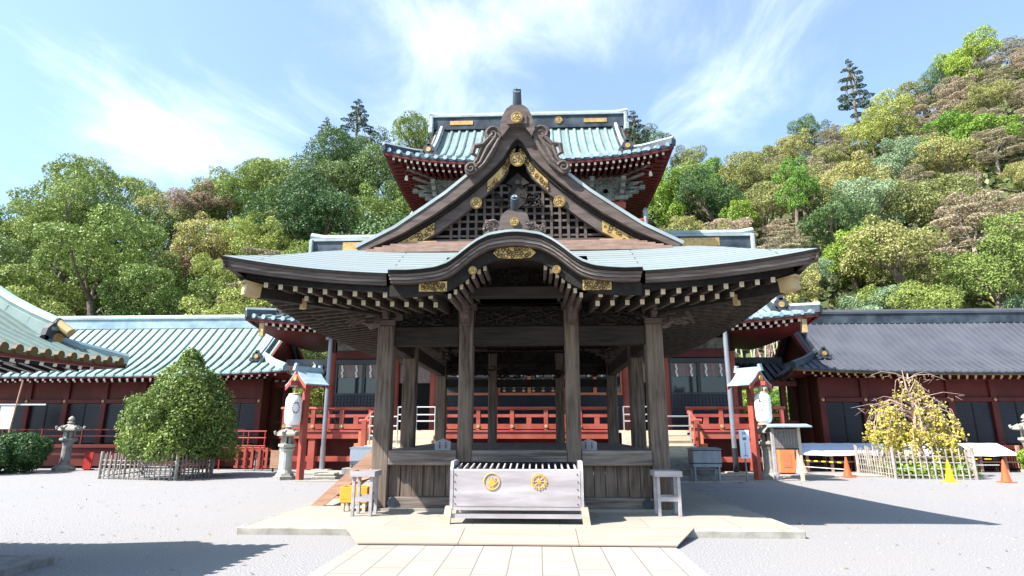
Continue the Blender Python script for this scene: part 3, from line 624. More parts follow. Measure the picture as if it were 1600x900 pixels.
# ---- curved porch gable (karahafu)
KT = [(0, 4.83), (.13, 4.825), (.43, 4.775), (.62, 4.68), (.77, 4.57), (.95, 4.42), (1.1, 4.31), (1.31, 4.235), (1.55, 4.205), (1.8, 4.19), (2.1, 4.195)]
xs = lin(-2.1, 2.1, 57); kz = lambda x: interp(KT, abs(x))
def dback(x):
    for i in range(160):
        if interp(PP, i*.02)+4.16 > kz(x)+.02: return 9.65 + i*.02 + .05
    return 11.3
m = MB(); m.grid(lambda x, t: (x, 9.44 + t*(dback(x)-9.44), kz(x) + .02 + .03*t), xs, lin(0, 1, 5), 0, lambda x, t: (x, 9.44+t*(dback(x)-9.44))); m.build('porch_roof', 'copper_sheets', pav, smooth=True)
m = MB(); m.band([(x, kz(x)-.01) for x in xs], [(x, kz(x)+.03) for x in xs], lambda p: (p[0], 9.415, p[1]), lambda p: (p[0], 9.5, p[1])); m.build('porch_roof_lip', 'copper_pale', pav)
lay = MB(); nl = 4
for i in range(nl):
    a, b = .015+.052*i, .06+.052*i
    lay.band([(x*(1-.006*i), kz(x)-b) for x in xs], [(x*(1-.006*i), kz(x)-a) for x in xs], lambda p: (p[0], 9.44+.022*i, p[1]), lambda p: (p[0], 9.66, p[1]), i)
lay.build('porch_bargeboard', ['wood_dark', 'wood_brown', 'sill_wood', 'wood_brown'], pav)
m = MB(); m.band([(x, kz(x)-.42-.05*math.exp(-(abs(x)-.85)**2/.05)) for x in xs], [(x, kz(x)-.225) for x in xs], lambda p: (p[0], 9.62, p[1]), lambda p: (p[0], 9.72, p[1])); inn = m.build('porch_inner_board', 'wood_dark', pav)
m = MB(); m.prism([(-.36, 4.50), (-.27, 4.585), (-.1, 4.60), (.1, 4.60), (.27, 4.585), (.36, 4.50), (.27, 4.42), (.1, 4.405), (-.1, 4.405), (-.27, 4.42)], 'y', 9.595, 9.618)
for k in range(44): m.ring((rg.uniform(-.3, .3), 9.592, rg.uniform(4.43, 4.575)), rg.uniform(.015, .035), (0, -1, 0), .007, 7, 1)
m.build('gilt_plate', ['gold', 'gold_dark'], inn)
for s in (-1, 1):
    m = MB(); m.box(min(s*1.13, s*1.60), max(s*1.13, s*1.60), 9.60, 9.618, 3.85, 4.02)
    for k in range(40): m.ring((s*rg.uniform(1.16, 1.57), 9.597, rg.uniform(3.87, 4.0)), rg.uniform(.014, .032), (0, -1, 0), .007, 7, 1)
    m.build('gilt_plate', ['gold', 'gold_dark'], inn)
    crest(inn, (s*.70, 9.59, 4.20), .07, (0, -1, 0), 'gilt_crest')
    # curved porch rafters stepping down inside
    for k in range(7):
        x = s*(.52+.1*k); z = kz(x)-.42-.05*k*.2; m = MB(); m.beam((x, 9.86, z), (x*.98, 11.7, z+.06), .055, .085, 0, tip=1); m.build('porch_rafter', ['wood_brown', 'tip'], pav)
m = MB(); m.grid(lambda x, t: (x, 9.66+t*1.6, kz(x)-.235+.02*t), lin(-1.9, 1.9, 41), [0, .5, 1]); m.build('porch_soffit', 'wood_dark', pav)
m = MB(); m.box(-1.0, 1.0, 11.0, 11.1, 4.05, 4.75); curls(m, -.7, .7, 4.25, 4.62, 10.98, 50, rg); m.build('porch_carving', 'wood_dark', pav)
m = MB(); m.beam((-1.25, 10.75, 4.08), (1.25, 10.75, 4.08), .2, .2); m.build('porch_beam', 'wood_across', pav, bevel=.015)
# ornament on the porch ridge
m = MB(); m.prism([(-.5, 4.84), (-.42, 5.0), (-.26, 5.06), (-.22, 5.2), (-.12, 5.28), (.12, 5.28), (.22, 5.2), (.26, 5.06), (.42, 5.0), (.5, 4.84), (.2, 4.9), (0, 4.86), (-.2, 4.9)], 'y', 9.62, 9.8)
for s in (-1, 1):
    curls(m, min(s*.2, s*.52), max(s*.2, s*.52), 4.86, 5.08, 9.66, 14, rg, (.02, .035))
po = m.build('porch_ornament', 'wood_brown', pav)
crest(po, (0, 9.6, 5.05), .075, (0, -1, 0), 'gilt_crest')
m = MB(); m.tube([(0, 9.8, 5.2), (0, 9.66, 5.32), (0, 9.58, 5.5)], [.075, .07, .065], 12); m.build('finial', 'ridge_dark', po); crest(po, (0, 9.565, 5.48), .055, (0, -1, .35), 'finial_crest', ('copper_blue', 'tile_dark'))
m = MB(); m.tube([(0, 9.7, 4.92), (0, 11.2, 4.98)], .13, 8); m.build('porch_ridge', 'copper_green', pav)
# gilt caps of the corner rafters
for s in (-1, 1):
    m = MB(); m.beam((s*4.70, 9.82, 3.98), (s*4.53, 10.02, 3.955), .19, .20); m.beam((s*4.73, 9.79, 4.10), (s*4.51, 10.04, 4.07), .22, .035); m.build('gilt_corner_cap', 'gold_pale', pav)
    m = MB(); m.beam((s*4.53, 10.02, 3.955), (s*2.6, 11.95, 3.95), .18, .20); m.build('corner_rafter', 'wood_dark', pav)
    m = MB(); m.beam((s*3.96, 10.52, 3.86), (s*3.90, 10.58, 3.86), .11, .19); m.build('gilt_rafter_cap', 'gold_pale', pav)
    # boarding between rafter tiers
    xx = lin(s*1.25, s*4.66, 25); lz = lambda x: .33*(abs(x)/4.88)**3
    m = MB(); m.band([(x, 3.865+lz(x)) for x in xx], [(x, 3.955+lz(x)) for x in xx], lambda p: (p[0], 9.785, p[1]), lambda p: (p[0], 9.9, p[1])); m.build('eave_board', 'wood_dark', pav)
    yy = lin(9.95, 21.0, 31); ly = lambda y: .33*(abs(y-15.475)/5.825)**3
    m = MB(); m.band([(y, 3.865+ly(y)) for y in yy], [(y, 3.955+ly(y)) for y in yy], lambda p: (s*4.74, p[0], p[1]), lambda p: (s*4.63, p[0], p[1])); m.build('eave_board', 'wood_dark', pav)
# shrine plaques on the stage edge are built later as things of their own
# ------------------------------------------------------------------ main hall of two storeys
hall = thing('shrine_hall', 'two storey vermilion shrine hall with blue green tiled roofs rising behind the dance pavilion', 'shrine', (0, 27, 0))
# veranda
def veranda(par, x0, x1, y0, y1, z, post_xs, mt='red', rail=True):
    m = MB(); m.box(x0, x1, y0, y1, z-.07, z); m.build('veranda_deck', 'red', par)
    m = MB(); m.box(x0+.03, x1-.03, y0+.04, y0+.2, z-.34, z-.072); m.build('veranda_beam', mt, par, bevel=.01)
    for x in post_xs: m = MB(); m.box(x-.14, x+.14, y0+.08, y0+.36, 0.05, z-.345); m.build('veranda_post', mt, par, bevel=.015)
    m = MB(); m.box(x0+.1, x1-.1, y0+.16, y0+.24, .38, .58); m.build('veranda_tie', mt, par)
veranda(hall, -10.1, -6.3, 24.3, 26, 1.6, (-9.9, -8.75, -6.5)); veranda(hall, 6.3, 10.1, 24.3, 26, 1.6, (9.9, 8.75, 6.5)); veranda(hall, -3.5, 3.5, 24.3, 26, 1.6, (-3.3, -1.5, 1.5, 3.3))
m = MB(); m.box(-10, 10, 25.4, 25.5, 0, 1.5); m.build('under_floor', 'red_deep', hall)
m = MB(); m.box(-6.3, -3.5, 24.3, 26, 1.5, 1.595); m.box(3.5, 6.3, 24.3, 26, 1.5, 1.595); m.build('landing', 'cream_wood', hall)
def balustrade(par, x0, x1, y, z, n, h=.9, mt='red'):
    m = MB(); m.tube([(x0-.12, y, z+h-.05), (x1+.12, y, z+h-.05)], .07, 8); r = m.build('balustrade', mt, par)
    m = MB(); m.box(x0, x1, y-.055, y+.055, z+.50, z+.62); m.build('mid_rail', mt, r)
    m = MB(); m.box(x0, x1, y-.07, y+.07, z+.04, z+.24); m.build('bottom_rail', mt, r)
    for k in range(n+1):
        x = x0+.06+(x1-x0-.12)*k/n; m = MB(); m.box(x-.08, x+.08, y-.078, y+.078, z, z+h-.10); m.disc((x, y-.09, z+.15), .07, (0, -1, 0), .03, 10, 1); m.build('baluster', [mt, 'gold_pale'], r)
        if k < n:
            xx = x+(x1-x0-.12)/n/2; m = MB(); m.box(xx-.10, xx+.10, y-.05, y+.05, z+.24, z+.50); m.build('short_baluster', mt, r)
    return r
balustrade(hall, -3.45, 3.45, 24.42, 1.6, 5); balustrade(hall, -10.0, -6.35, 24.42, 1.6, 3); balustrade(hall, 6.35, 10.0, 24.42, 1.6, 3)
for s in (-1, 1):
    m = MB(); m.beam((s*6.3, 24.3, 2.3), (s*6.3, 23.3, 1.95), .11, .11); m.build('stair_rail', 'red', hall); m = MB(); m.box(s*6.3-.09, s*6.3+.09, 23.1, 23.28, 1.0, 1.98); m.tube([(s*6.3-.2, 23.2, 1.93), (s*6.3+.2, 23.2, 1.93)], .09, 10); m.build('stair_newel', 'red', hall)
    m = MB(); m.box(s*6.5-.16, s*6.5+.16, 23.7, 24.28, .55, 1.55); m.box(s*6.5-.2, s*6.5+.2, 23.3, 23.7, .2, 1.1); m.build('stair_cheek', 'orange_wood', hall)
# ground floor wall
HW = 26.0; HC = (-8.67, -5.85, -4.15, -1.5, 1.5, 4.15, 5.85, 8.67)
for x in HC: m = MB(); m.lathe((x, HW, 1.6), [(.17, 0), (.17, 3.3)], 14); m.build('column', 'red', hall, smooth=False)
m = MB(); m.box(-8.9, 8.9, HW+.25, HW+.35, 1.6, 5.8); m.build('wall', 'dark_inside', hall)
for s in (-1, 1): m = MB(); m.box(s*8.67-.05, s*8.67+.05, HW+.1, 31.5, 1.6, 5.8); m.build('side_wall', 'red_deep', hall)
for i, (a, b) in enumerate(zip(HC, HC[1:])):
    x0, x1 = a+.17, b-.17; door = i in (1, 5)
    m = MB(); m.box(x0, x1, HW-.08, HW+.08, 4.42, 4.62); m.build('lintel', 'black_lacquer', hall)
    m = MB(); m.box(x0, x1, HW-.1, HW+.06, 4.66, 5.0); m.build('transom_beam', 'red_deep', hall)
    m = MB(); m.box(x0, x1, HW-.05, HW+.05, 5.02, 5.5); curls(m, x0, x1, 5.05, 5.45, HW-.06, 20, rg); m.build('carved_transom', 'verdigris_carving', hall)
    if door:
        m = MB(); m.box(x0, x1, HW+.1, HW+.13, 3.6, 4.42); m.build('bamboo_blind', 'curtain', hall); continue
    m = MB(); m.box(x0, x1, HW-.05, HW+.03, 1.62, 3.05)       # lattice shutter
    nx = int((x1-x0)/.14)
    for k in range(nx+1): xx = x0+(x1-x0)*k/nx; m.box(xx-.016, xx+.016, HW-.075, HW-.052, 1.62, 3.05, 1)
    for k in range(11): zz = 1.66+.138*k; m.box(x0, x1, HW-.081, HW-.077, zz-.014, zz+.014, 1)
    m.build('lattice_shutter', ['black_lacquer', 'navy_lattice'], hall)
    m = MB(); m.box(x0+.03, x1-.03, HW+.06, HW+.08, 3.1, 4.42); wn = m.build('window_glass', 'glass_dark', hall)
    fm = 'orange_wood' if i in (2, 3, 4) else 'black_lacquer'
    m = MB(); m.box(x0, x1, HW-.06, HW+.05, 3.06, 3.16); m.box((x0+x1)/2-.07, (x0+x1)/2+.07, HW-.05, HW+.05, 3.162, 4.41); m.box(x0, x0+.07, HW-.05, HW+.05, 3.162, 4.41); m.box(x1-.07, x1, HW-.05, HW+.05, 3.162, 4.41); m.build('window_frame', fm, wn)
    m = MB(); m.box(x0+.08, x1-.08, HW+.02, HW+.035, 3.85, 4.41); m.build('curtain', 'curtain', wn)
    n = 4
    for k in range(n):                                         # folded paper streamers
        xx = x0+.3+(x1-x0-.6)*k/(n-1); m = MB()
        for q in range(4): m.box(xx-.05+.03*(q % 2), xx+.02+.03*(q % 2), HW-.085, HW-.075, 4.22-.13*q, 4.36-.13*q)
        m.build('paper_streamer', 'white_paper', wn)
    if i == 3:
        for k in range(6):
            xx = x0+.25+k*.42; m = MB()
            for q in range(4): m.prism([(xx-.09, 3.24+.15*q), (xx, 3.31+.15*q), (xx+.09, 3.24+.15*q), (xx, 3.19+.15*q)], 'y', HW-.03, HW-.02)
            m.build('hanging_ornament', 'gold_pale', wn)
# lower roof
PH = [(0, 0), (1, .62), (2, 1.42), (3, 2.42), (4, 3.55), (4.6, 4.25)]
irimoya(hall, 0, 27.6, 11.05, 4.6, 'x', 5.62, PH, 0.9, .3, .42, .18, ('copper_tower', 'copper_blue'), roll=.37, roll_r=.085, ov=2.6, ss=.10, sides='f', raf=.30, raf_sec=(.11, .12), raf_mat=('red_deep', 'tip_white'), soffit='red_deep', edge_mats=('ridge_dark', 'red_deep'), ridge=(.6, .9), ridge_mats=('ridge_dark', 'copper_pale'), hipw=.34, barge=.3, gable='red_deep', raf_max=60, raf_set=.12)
for s in (-1, 1):
    m = MB(); m.box(s*10.65-.09, s*10.65+.09, 23.05, 23.25, 5.25, 5.78); m.build('gilt_corner_cap', 'gold_pale', hall)
    m = MB(); m.box(s*8.0-.9, s*8.0+.9, 26.88, 26.92, 9.95, 10.35); m.build('gilt_ridge_panel', 'gold', hall)
# upper storey
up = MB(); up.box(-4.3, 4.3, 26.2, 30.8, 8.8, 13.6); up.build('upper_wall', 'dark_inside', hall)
for x in (-4.3, -1.5, 1.5, 4.3):
    m = MB(); m.lathe((x, 26.15, 9.2), [(.18, 0), (.18, 2.7)], 12); m.build('upper_column', 'red', hall)
m = MB(); m.box(-4.5, 4.5, 26.0, 26.18, 10.6, 10.95); m.box(-4.5, 4.5, 25.98, 26.18, 11.55, 11.85); m.build('upper_beam', 'red', hall)
for z0, z1 in ((11.9, 12.15), (12.45, 12.65), (12.95, 13.15)): m = MB(); m.box(-4.6, 4.6, 25.95, 26.18, z0, z1); m.build('painted_beam', 'verdigris_carving', hall)
m = MB(); m.box(-4.4, 4.4, 26.0, 26.1, 12.15, 12.95); curls(m, -4.4, 4.4, 12.15, 12.95, 25.98, 150, rg, (.03, .06)); m.build('carved_frieze', 'verdigris_carving', hall)
m = MB()
for k in range(60): m.box(-4.4+.148*k, -4.4+.148*k+.06, 25.75, 25.8, 13.0, 13.35)
m.build('cornice_slats', 'gold_dark', hall)
for x in (-4.3, -2.9, -1.5, 1.5, 2.9, 4.3):
    m = bracket(x, 26.05, 1.25, parent=hall, z=11.9)
    if abs(x) > 4:
        s = 1 if x > 0 else -1
        for k in range(4): m.beam((x, 26.0, 12.15+.32*k), (x+s*(.45+.24*k), 26.0-.4-.24*k, 12.2+.32*k), .09, .10); m.beam((x, 26.2, 12.2+.32*k), (x+s*(.55+.26*k), 26.1, 12.22+.32*k), .09, .09)
    m.build('bracket_set', 'verdigris_carving', hall)
m = MB(); m.box(-5.3, 5.3, 25.0, 26.1, 9.55, 9.72); m.build('balcony_deck', 'red_deep', hall)
balustrade(hall, -5.2, 5.2, 25.08, 9.72, 7, .95, 'red')
for s in (-1, 1):
    m = MB(); m.lathe((s*5.2, 25.08, 9.7), [(.1, 0), (.1, 1.1), (.14, 1.14), (.09, 1.2), (.13, 1.32), (.02, 1.5)], 12); m.build('balcony_newel', 'grey_metal', hall)
PU = [(0, 0), (1, .55), (2, 1.25), (3, 2.15), (4, 3.25), (4.55, 3.95)]
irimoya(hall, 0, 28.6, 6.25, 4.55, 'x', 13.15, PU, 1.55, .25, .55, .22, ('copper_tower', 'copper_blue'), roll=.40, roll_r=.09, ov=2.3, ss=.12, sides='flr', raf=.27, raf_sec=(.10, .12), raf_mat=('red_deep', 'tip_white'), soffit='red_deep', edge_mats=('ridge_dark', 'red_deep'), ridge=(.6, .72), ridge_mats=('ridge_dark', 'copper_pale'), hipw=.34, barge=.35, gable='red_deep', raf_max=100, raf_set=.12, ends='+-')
for s in (-1, 1):
    m = MB(); m.box(s*3.5-.6, s*3.5+.6, 28.27, 28.3, 17.2, 17.42); m.build('gilt_ridge_panel', 'gold', hall)
    m = MB(); m.tube([(s*5.5, 24.95, 12.85), (s*5.5, 24.9, 12.66)], [.05, .08], 10); m.build('wind_bell', 'tip_white', hall)
crest(hall, (1.6, 28.28, 17.35), .2, (0, -1, 0), 'gilt_crest')
# ------------------------------------------------------------------ wings left and right
PWG = [(0, 0), (.8, .42), (1.6, .98), (2.4, 1.66), (3.5, 2.70)]
def wing(s, label, name, roofm, rollm, roll, rr, edges, ridge_m, raf_mat, hipm, x_in, x_out, hilite):
    b = thing(name, label, 'shrine building', (s*(x_in+x_out)/2, 28.5, 0))
    cx, Lu = s*(x_in+x_out)/2, (x_out-x_in)/2
    irimoya(b, cx, 28.5, Lu, 3.55, 'x', 3.88, PWG, 1.5, .35, .22, .12, (roofm, rollm), roll=roll, roll_r=rr, ov=1.75, ss=.10, sides='f', raf=.34, raf_sec=(.09, .10), raf_mat=raf_mat, soffit='red_deep', edge_mats=edges, ridge=(.42, .42), hipw=.26, barge=.28, gable='red_deep', ridge_mats=ridge_m, ends='+' if s < 0 else '-', raf_max=70, raf_set=.1)
    WY = 26.8; n = int((x_out-x_in-3.3)/1.8); xs_ = [s*(x_in+1.65+1.8*k) for k in range(n+1)]
    for k, x in enumerate(xs_):
        m = MB(); m.box(x-.13, x+.13, WY-.13, WY+.13, .1, 3.85); m.build('column', 'red_deep', b, bevel=.015)
        if k == n: break
        a, c = sorted((x, xs_[k+1])); a += .13; c -= .13
        m = MB(); m.box(a, c, WY-.03, WY+.05, 2.98, 3.85); m.build('upper_panel', 'red_deep', b)
        m = MB(); m.box(a, c, WY-.16, WY-.02, 2.78, 2.96); m.build('tie_beam', 'red_deep', b)
        m = MB(); m.disc((x, WY-.17, 2.87), .07, (0, -1, 0), .04, 8); m.build('nail_cover', 'gold_pale', b)
        mid = (a+c)/2
        for q0, q1 in ((a+.02, mid-.015), (mid+.015, c-.02)):
            m = MB(); m.box(q0, q1, WY+.02, WY+.06, 1.05, 2.77)
            for z in range(19): m.box(q0+.03, q1-.03, WY-.012, WY+.017, 1.12+.085*z, 1.165+.085*z, 1)
            m.build('louvred_door', ['black_lacquer', 'navy_lattice'], b)
        m = MB(); m.box(a, c, WY-.03, WY+.05, .1, .86); m.build('base_panel', 'red_deep', b)
    xa, xb = sorted((xs_[0], xs_[-1]))
    m = MB(); m.box(xa-.2, xb+.2, WY-1.0, WY-.14, .86, 1.0); m.build('veranda_deck', 'red_deep', b)
    m = MB(); m.box(xa-.2, xb+.2, WY-.9, WY-.8, .1, .85); m.build('veranda_skirt', 'red_deep', b)
    m = MB(); m.box(xa, xb, WY+.12, WY+.2, .1, 4.2); m.build('back_board', 'dark_inside', b)
    xi = s*(x_in+1.65); m = MB(); m.box(min(xi, xi+s*.1), max(xi, xi+s*.1), WY+.14, 30.3, .1, 4.1); m.build('end_wall', 'red_deep', b)
    for y in (28.0, 29.3):
        m = MB(); m.box(xi-s*.0-.12, xi+.12, y-.12, y+.12, .1, 3.9); m.build('end_column', 'red_deep', b)
    return b
wl = wing(-1, 'long low red hall with green standing seam roof on the left of the courtyard', 'side_hall', 'copper_tiles', 'copper_green', .42, .055, ('copper_blue', 'red_deep'), ('copper_blue', 'copper_green'), ('red_deep', 'tip_white'), .3, 10.5, 31.5, 'l')
wr = wing(1, 'long low red hall with dark grey seamed roof on the right of the courtyard', 'side_hall', 'grey_roof', 'grey_roof', .30, .04, ('ridge_dark', 'gold_dark'), ('ridge_dark', 'grey_roof'), ('red_deep', 'gold_pale'), .3, 11.0, 32.0, 'r')
for b, s, xin in ((wl, -1, 10.5), (wr, 1, 11.0)):     # thin rail along the side hall verandas
    m = MB()
    for z in (1.35, 1.62): m.box(min(s*(xin+1.7), s*29), max(s*(xin+1.7), s*29), 25.86, 25.9, z-.02, z+.02)
    for k in range(10): m.box(s*(xin+1.8+1.8*k)-.03, s*(xin+1.8+1.8*k)+.03, 25.85, 25.91, 1.0, 1.66)
    if s < 0: m.build('veranda_rail', 'red_deep', b)
# arched porch roof at the end of the left hall
m = MB(); n = 9
for k in range(7):
    y0 = 25.9+.24*k
    m.grid(lambda x, t: (-11.1+x*1.0, y0+t, 3.72+.7*math.cos(x*1.3)+.012*k - .03*t), lin(-1, 1, 9), [0, .235])
    m.band([(-11.1+x*1.0, 3.58+.7*math.cos(x*1.3)) for x in lin(-1, 1, 9)], [(-11.1+x*1.0, 3.73+.7*math.cos(x*1.3)+.012*k) for x in lin(-1, 1, 9)], lambda p: (p[0], y0, p[1]), lambda p: (p[0], y0+.03, p[1]))
m.build('barrel_porch_roof', 'brown_barrel', wl)
# low linking corridors
for s, tm, td, lb in ((-1, 'tile_light', 'tile_dark', 'low roofed corridor with pale tile rolls linking the left hall to the shrine hall'), (1, 'tile_dark', 'ridge_dark', 'low roofed corridor with dark tiles linking the right hall to the shrine hall')):
    c = thing('link_corridor', lb, 'corridor', (s*10.2, 28.5, 0))
    x0, x1 = sorted((s*8.95, s*11.9)); m = MB()
    for q in (-1, 1):
        m.grid(lambda x, t: (x, 28.8+q*1.5*(1-t), 3.75+.95*t), [x0, x1], [0, .5, 1], 1)
        for k in range(9): x = x0+.2+.32*k; m.beam((x, 28.8+q*1.52, 3.80), (x, 28.8, 4.75), .17, .10, 0)
    m.box(x0, x1, 28.6, 29.0, 4.6, 4.95, 0); m.build('roof', [tm, td], c)
    m = MB(); m.box(x0, x1, 27.32, 27.42, 3.5, 3.72); m.build('eave_beam', 'red_deep', c)
    for x in (x0+.5, x1-.5):
        m = MB(); m.box(x-.11, x+.11, 27.6, 27.82, .1, 3.6); m.build('column', 'red_deep', c)
    m = MB(); m.box(x0, x1, 27.5, 29.9, 1.2, 1.35); m.build('floor', 'red_deep', c)
    m = MB(); m.box(x0, x1, 27.55, 27.62, 1.9, 2.0); m.build('rail', 'red_deep', c)
# ------------------------------------------------------------------ hand washing pavilion at the near left (its roof reaches into the frame)
tz = thing('purification_pavilion', 'small purification pavilion whose green tiled roof corner enters at the left edge', 'pavilion', (-7.9, 5.8, 0))
PT = [(0, 0), (.5, .21), (1.0, .47), (1.5, .80), (2.1, 1.26), (2.6, 1.70)]
irimoya(tz, -7.9, 5.75, 2.15, 2.6, 'y', 2.44, PT, .55, .15, .05, .07, ('copper_tiles', 'copper_green'), roll=.19, roll_r=.05, ov=1.0, ss=.18, sides='frb', raf=.2, raf_sec=(.06, .06), raf_mat=('black_lacquer', 'tip_white'), soffit='red_deep', edge_mats=('gold_dark', 'red_deep'), cap='gold_dark', ridge=None, hipw=.12, barge=.12, gable='red_deep', ridge_mats=('copper_green', 'copper_blue'), raf_max=70, raf_set=.14, kudari=False)
for x in (-9.2, -6.7):
    for y in (4.4, 7.1): m = MB(); m.box(x-.09, x+.09, y-.09, y+.09, .1, 2.5); m.build('column', 'red_deep', tz)
m = MB(); m.box(-9.4, -6.5, 4.2, 7.3, 2.42, 2.55); m.build('tie_frame', 'red_deep', tz)
m = MB(); m.box(-9.9, -5.62, 3.9, 7.70, -.05, .09); m.build('stone_base', 'stone_grey', tz, bevel=.015)
m = MB()
h0 = Vector((-7.75, 7.3, 4.08)); h1 = Vector((-5.80, 7.3, 2.80))
k = [h0.lerp(h1, t) + Vector((0, 0, -.16*math.sin(t*3.14))) for t in lin(0, 1, 7)]
for a, b in zip(k, k[1:]): m.beam(a-Vector((0, 0, .05)), b-Vector((0, 0, .05)), .24, .26)
m.tube([p+Vector((0, 0, .14)) for p in k], .075, 8); kr = m.build('upper_hip_ridge', 'copper_green', tz)
m = MB(); d = (h1-h0).normalized()
for a, z, r in ((0, -.05, .20), (-.2, -.15, .11), (.2, -.15, .11), (0, .13, .07)): m.disc(h1 + Vector((-d.y, d.x, 0)).normalized()*a + Vector((0, 0, z)), r, (d.x, d.y, 0), .07, 12, 0)
m.disc(h1+d*.05+Vector((0, 0, -.05)), .085, (d.x, d.y, 0), .03, 10, 1); m.build('ornament_tile', ['tile_dark', 'gold'], kr)
m = MB(); m.tube([h1+Vector((0, 0, .14))-d*.05, h1+Vector((0, 0, .14))+d*.24], .06, 12); m.build('gilt_tip', 'gold_pale', kr)
# ------------------------------------------------------------------ things in the courtyard
# offertory box
ob = thing('offertory_box', 'long pale wooden offertory box with two gold crests on low stand before the stage', 'offertory box', (0, 10.55, .12))
m = MB(); m.prism([(10.22, .385), (10.22, .955), (10.235, .972), (10.27, .972), (10.27, .95), (10.27, .40), (10.9, .40), (10.9, .93), (10.95, .93), (10.95, .385)], 'x', -1.04, 1.04)
m.build('box_body', 'pale_wood', ob, bevel=.006)
for s in (-1, 1):
    m = MB(); m.prism([(10.215, .38), (10.215, .96), (10.31, 1.09), (10.955, 1.09), (10.955, .38)], 'x', s*1.042, s*1.095); m.build('end_board', 'pale_wood', ob, bevel=.006)
for k in range(19):
    x = -.98+.109*k; m = MB(); m.prism([(10.272, .93), (10.896, .985), (10.896, 1.03), (10.272, .985)], 'x', x-.012, x+.012); m.build('slat', 'pale_wood', ob)
m = MB(); m.box(-1.03, 1.03, 10.3, 10.89, .82, .85); m.box(-1.03, 1.03, 10.955, 10.965, .80, 1.05); m.build('shade_lining', 'dark_inside', ob)  # dark sheets added to stand for the shade inside the box
for s in (-1, 1):
    for y in (10.17, 10.86):
        m = MB(); m.prism([(s*1.05, .385), (s*1.15, .385), (s*1.19, .12), (s*1.08, .12)], 'y', y, y+.1); m.build('leg', 'cream_wood', ob, bevel=.006)
for y in (10.2, 10.88):
    for z0, z1 in ((.335, .378), (.21, .275)): m = MB(); m.box(-1.06, 1.06, y, y+.05, z0, z1); m.build('stretcher', 'pale_wood', ob)
# round fan crest
m = MB(); c = (-.40, 10.212, .78); m.ring(c, .128, (0, -1, 0), .008, 32, 0)
for k in range(9):
    a = math.pi*(.12+.76*k/8); r1 = .105*(1 if k % 2 == 0 else .82)
    p0 = (c[0], 10.211, c[2]-.085); p1 = (c[0]+1.0*math.cos(a)*r1, 10.211, c[2]-.045+math.sin(a)*r1*1.25); m.tube([p0, ((p0[0]+p1[0]*1.2)/2.2, 10.211, (p0[2]+p1[2])/2), p1], [.004, .010, .003], 6, 0)
for k in range(2): m.ring((c[0], 10.211, c[2]-.085), .022+.014*k, (0, -1, 0), .004, 12, 0)
m.build('fan_crest', 'crest_yellow', ob)
# wheel crest
m = MB(); c = (.375, 10.212, .78); m.ring(c, .095, (0, -1, 0), .006, 24, 0); m.ring(c, .03, (0, -1, 0), .005, 14, 0)
for k in range(8):
    a = 2*math.pi*k/8; q = (c[0]+.115*math.cos(a), 10.211, c[2]+.115*math.sin(a)); m.tube([c, q], .005, 5); m.disc(q, .018, (0, -1, 0), .012, 8)
    a += math.pi/8; q = (c[0]+.118*math.cos(a), 10.211, c[2]+.118*math.sin(a)); m.ring(q, .014, (0, -1, 0), .004, 8)
m.build('wheel_crest', 'crest_yellow', ob)
for s in (-1, 1):
    for k in range(5): m = MB(); m.disc((s*(1.0+.01*(k % 2)), 10.213, .43+.115*k), .010, (0, -1, 0), .01, 6); m.build('nail', 'black_metal', ob)
# small offering stands
def stand(x0, x1, y0, y1, label):
    t = thing('offering_stand', label, 'stand', ((x0+x1)/2, (y0+y1)/2, .12), 'wooden offering stands at the stage front')
    for a in (x0+.03, x1-.03):
        for b in (y0+.03, y1-.03): m = MB(); m.box(a-.028, a+.028, b-.028, b+.028, .12, .80); m.build('leg', 'pale_wood', t, bevel=.004)
    for a, b in ((y0+.01, y0+.04), (y1-.04, y1-.01)): m = MB(); m.box(x0+.06, x1-.06, a, b, .37, .45); m.build('stretcher', 'pale_wood', t)
    m = MB(); m.box(x0-.02, x1+.02, y0-.02, y1+.02, .802, .83); tp = m.build('tray', 'pale_wood', t)
    for q in ((x0-.03, x1+.03, y0-.035, y0-.015), (x0-.03, x1+.03, y1+.015, y1+.035), (x0-.04, x0-.02, y0-.015, y1+.015), (x1+.02, x1+.04, y0-.015, y1+.015)): m = MB(); m.box(*q, .79, .885); m.build('rim_board', 'pale_wood', tp)
stand(-2.96, -2.58, 11.0, 11.4, 'wooden offering stand beside the yellow crate, left of the offertory box')
stand(2.47, 2.89, 11.22, 11.6, 'wooden offering stand alone at the right corner post, right of the offertory box')
t = thing('plastic_crate', 'yellow crate tucked behind the left offering stand', 'crate', (-3.1, 11.75, .12))
m = MB(); m.box(-3.36, -2.84, 11.6, 11.98, .28, .33); m.box(-3.36, -2.84, 11.6, 11.63, .33, .56); m.box(-3.36, -3.33, 11.63, 11.95, .33, .56); m.box(-2.87, -2.84, 11.63, 11.95, .33, .56); m.box(-3.36, -2.84, 11.95, 11.98, .33, .56); m.build('tub', 'yellow_plastic', t, bevel=.006)
for x in (-3.3, -2.9):
    for y in (11.64, 11.94): m = MB(); m.box(x-.03, x+.03, y-.03, y+.03, .12, .279); m.build('leg', 'cream_wood', t)
# stair of brown boards at the left side of the stage
t = thing('wooden_steps', 'brown boarded steps leaning against the left side of the stage', 'steps', (-3.5, 13.2, .12))
for y in (12.42, 13.75):
    m = MB(); m.prism([(-4.2, .12), (-3.95, .12), (-2.87, 1.0), (-2.87, 1.22), (-3.0, 1.22)], 'y', y, y+.07); m.build('stringer', 'brown_board', t, bevel=.006)
for k in range(4): x = -3.92+.27*k; m = MB(); m.box(x-.02, x+.26, 12.49, 13.75, .30+.225*k, .335+.225*k); m.build('tread', 'brown_board', t)
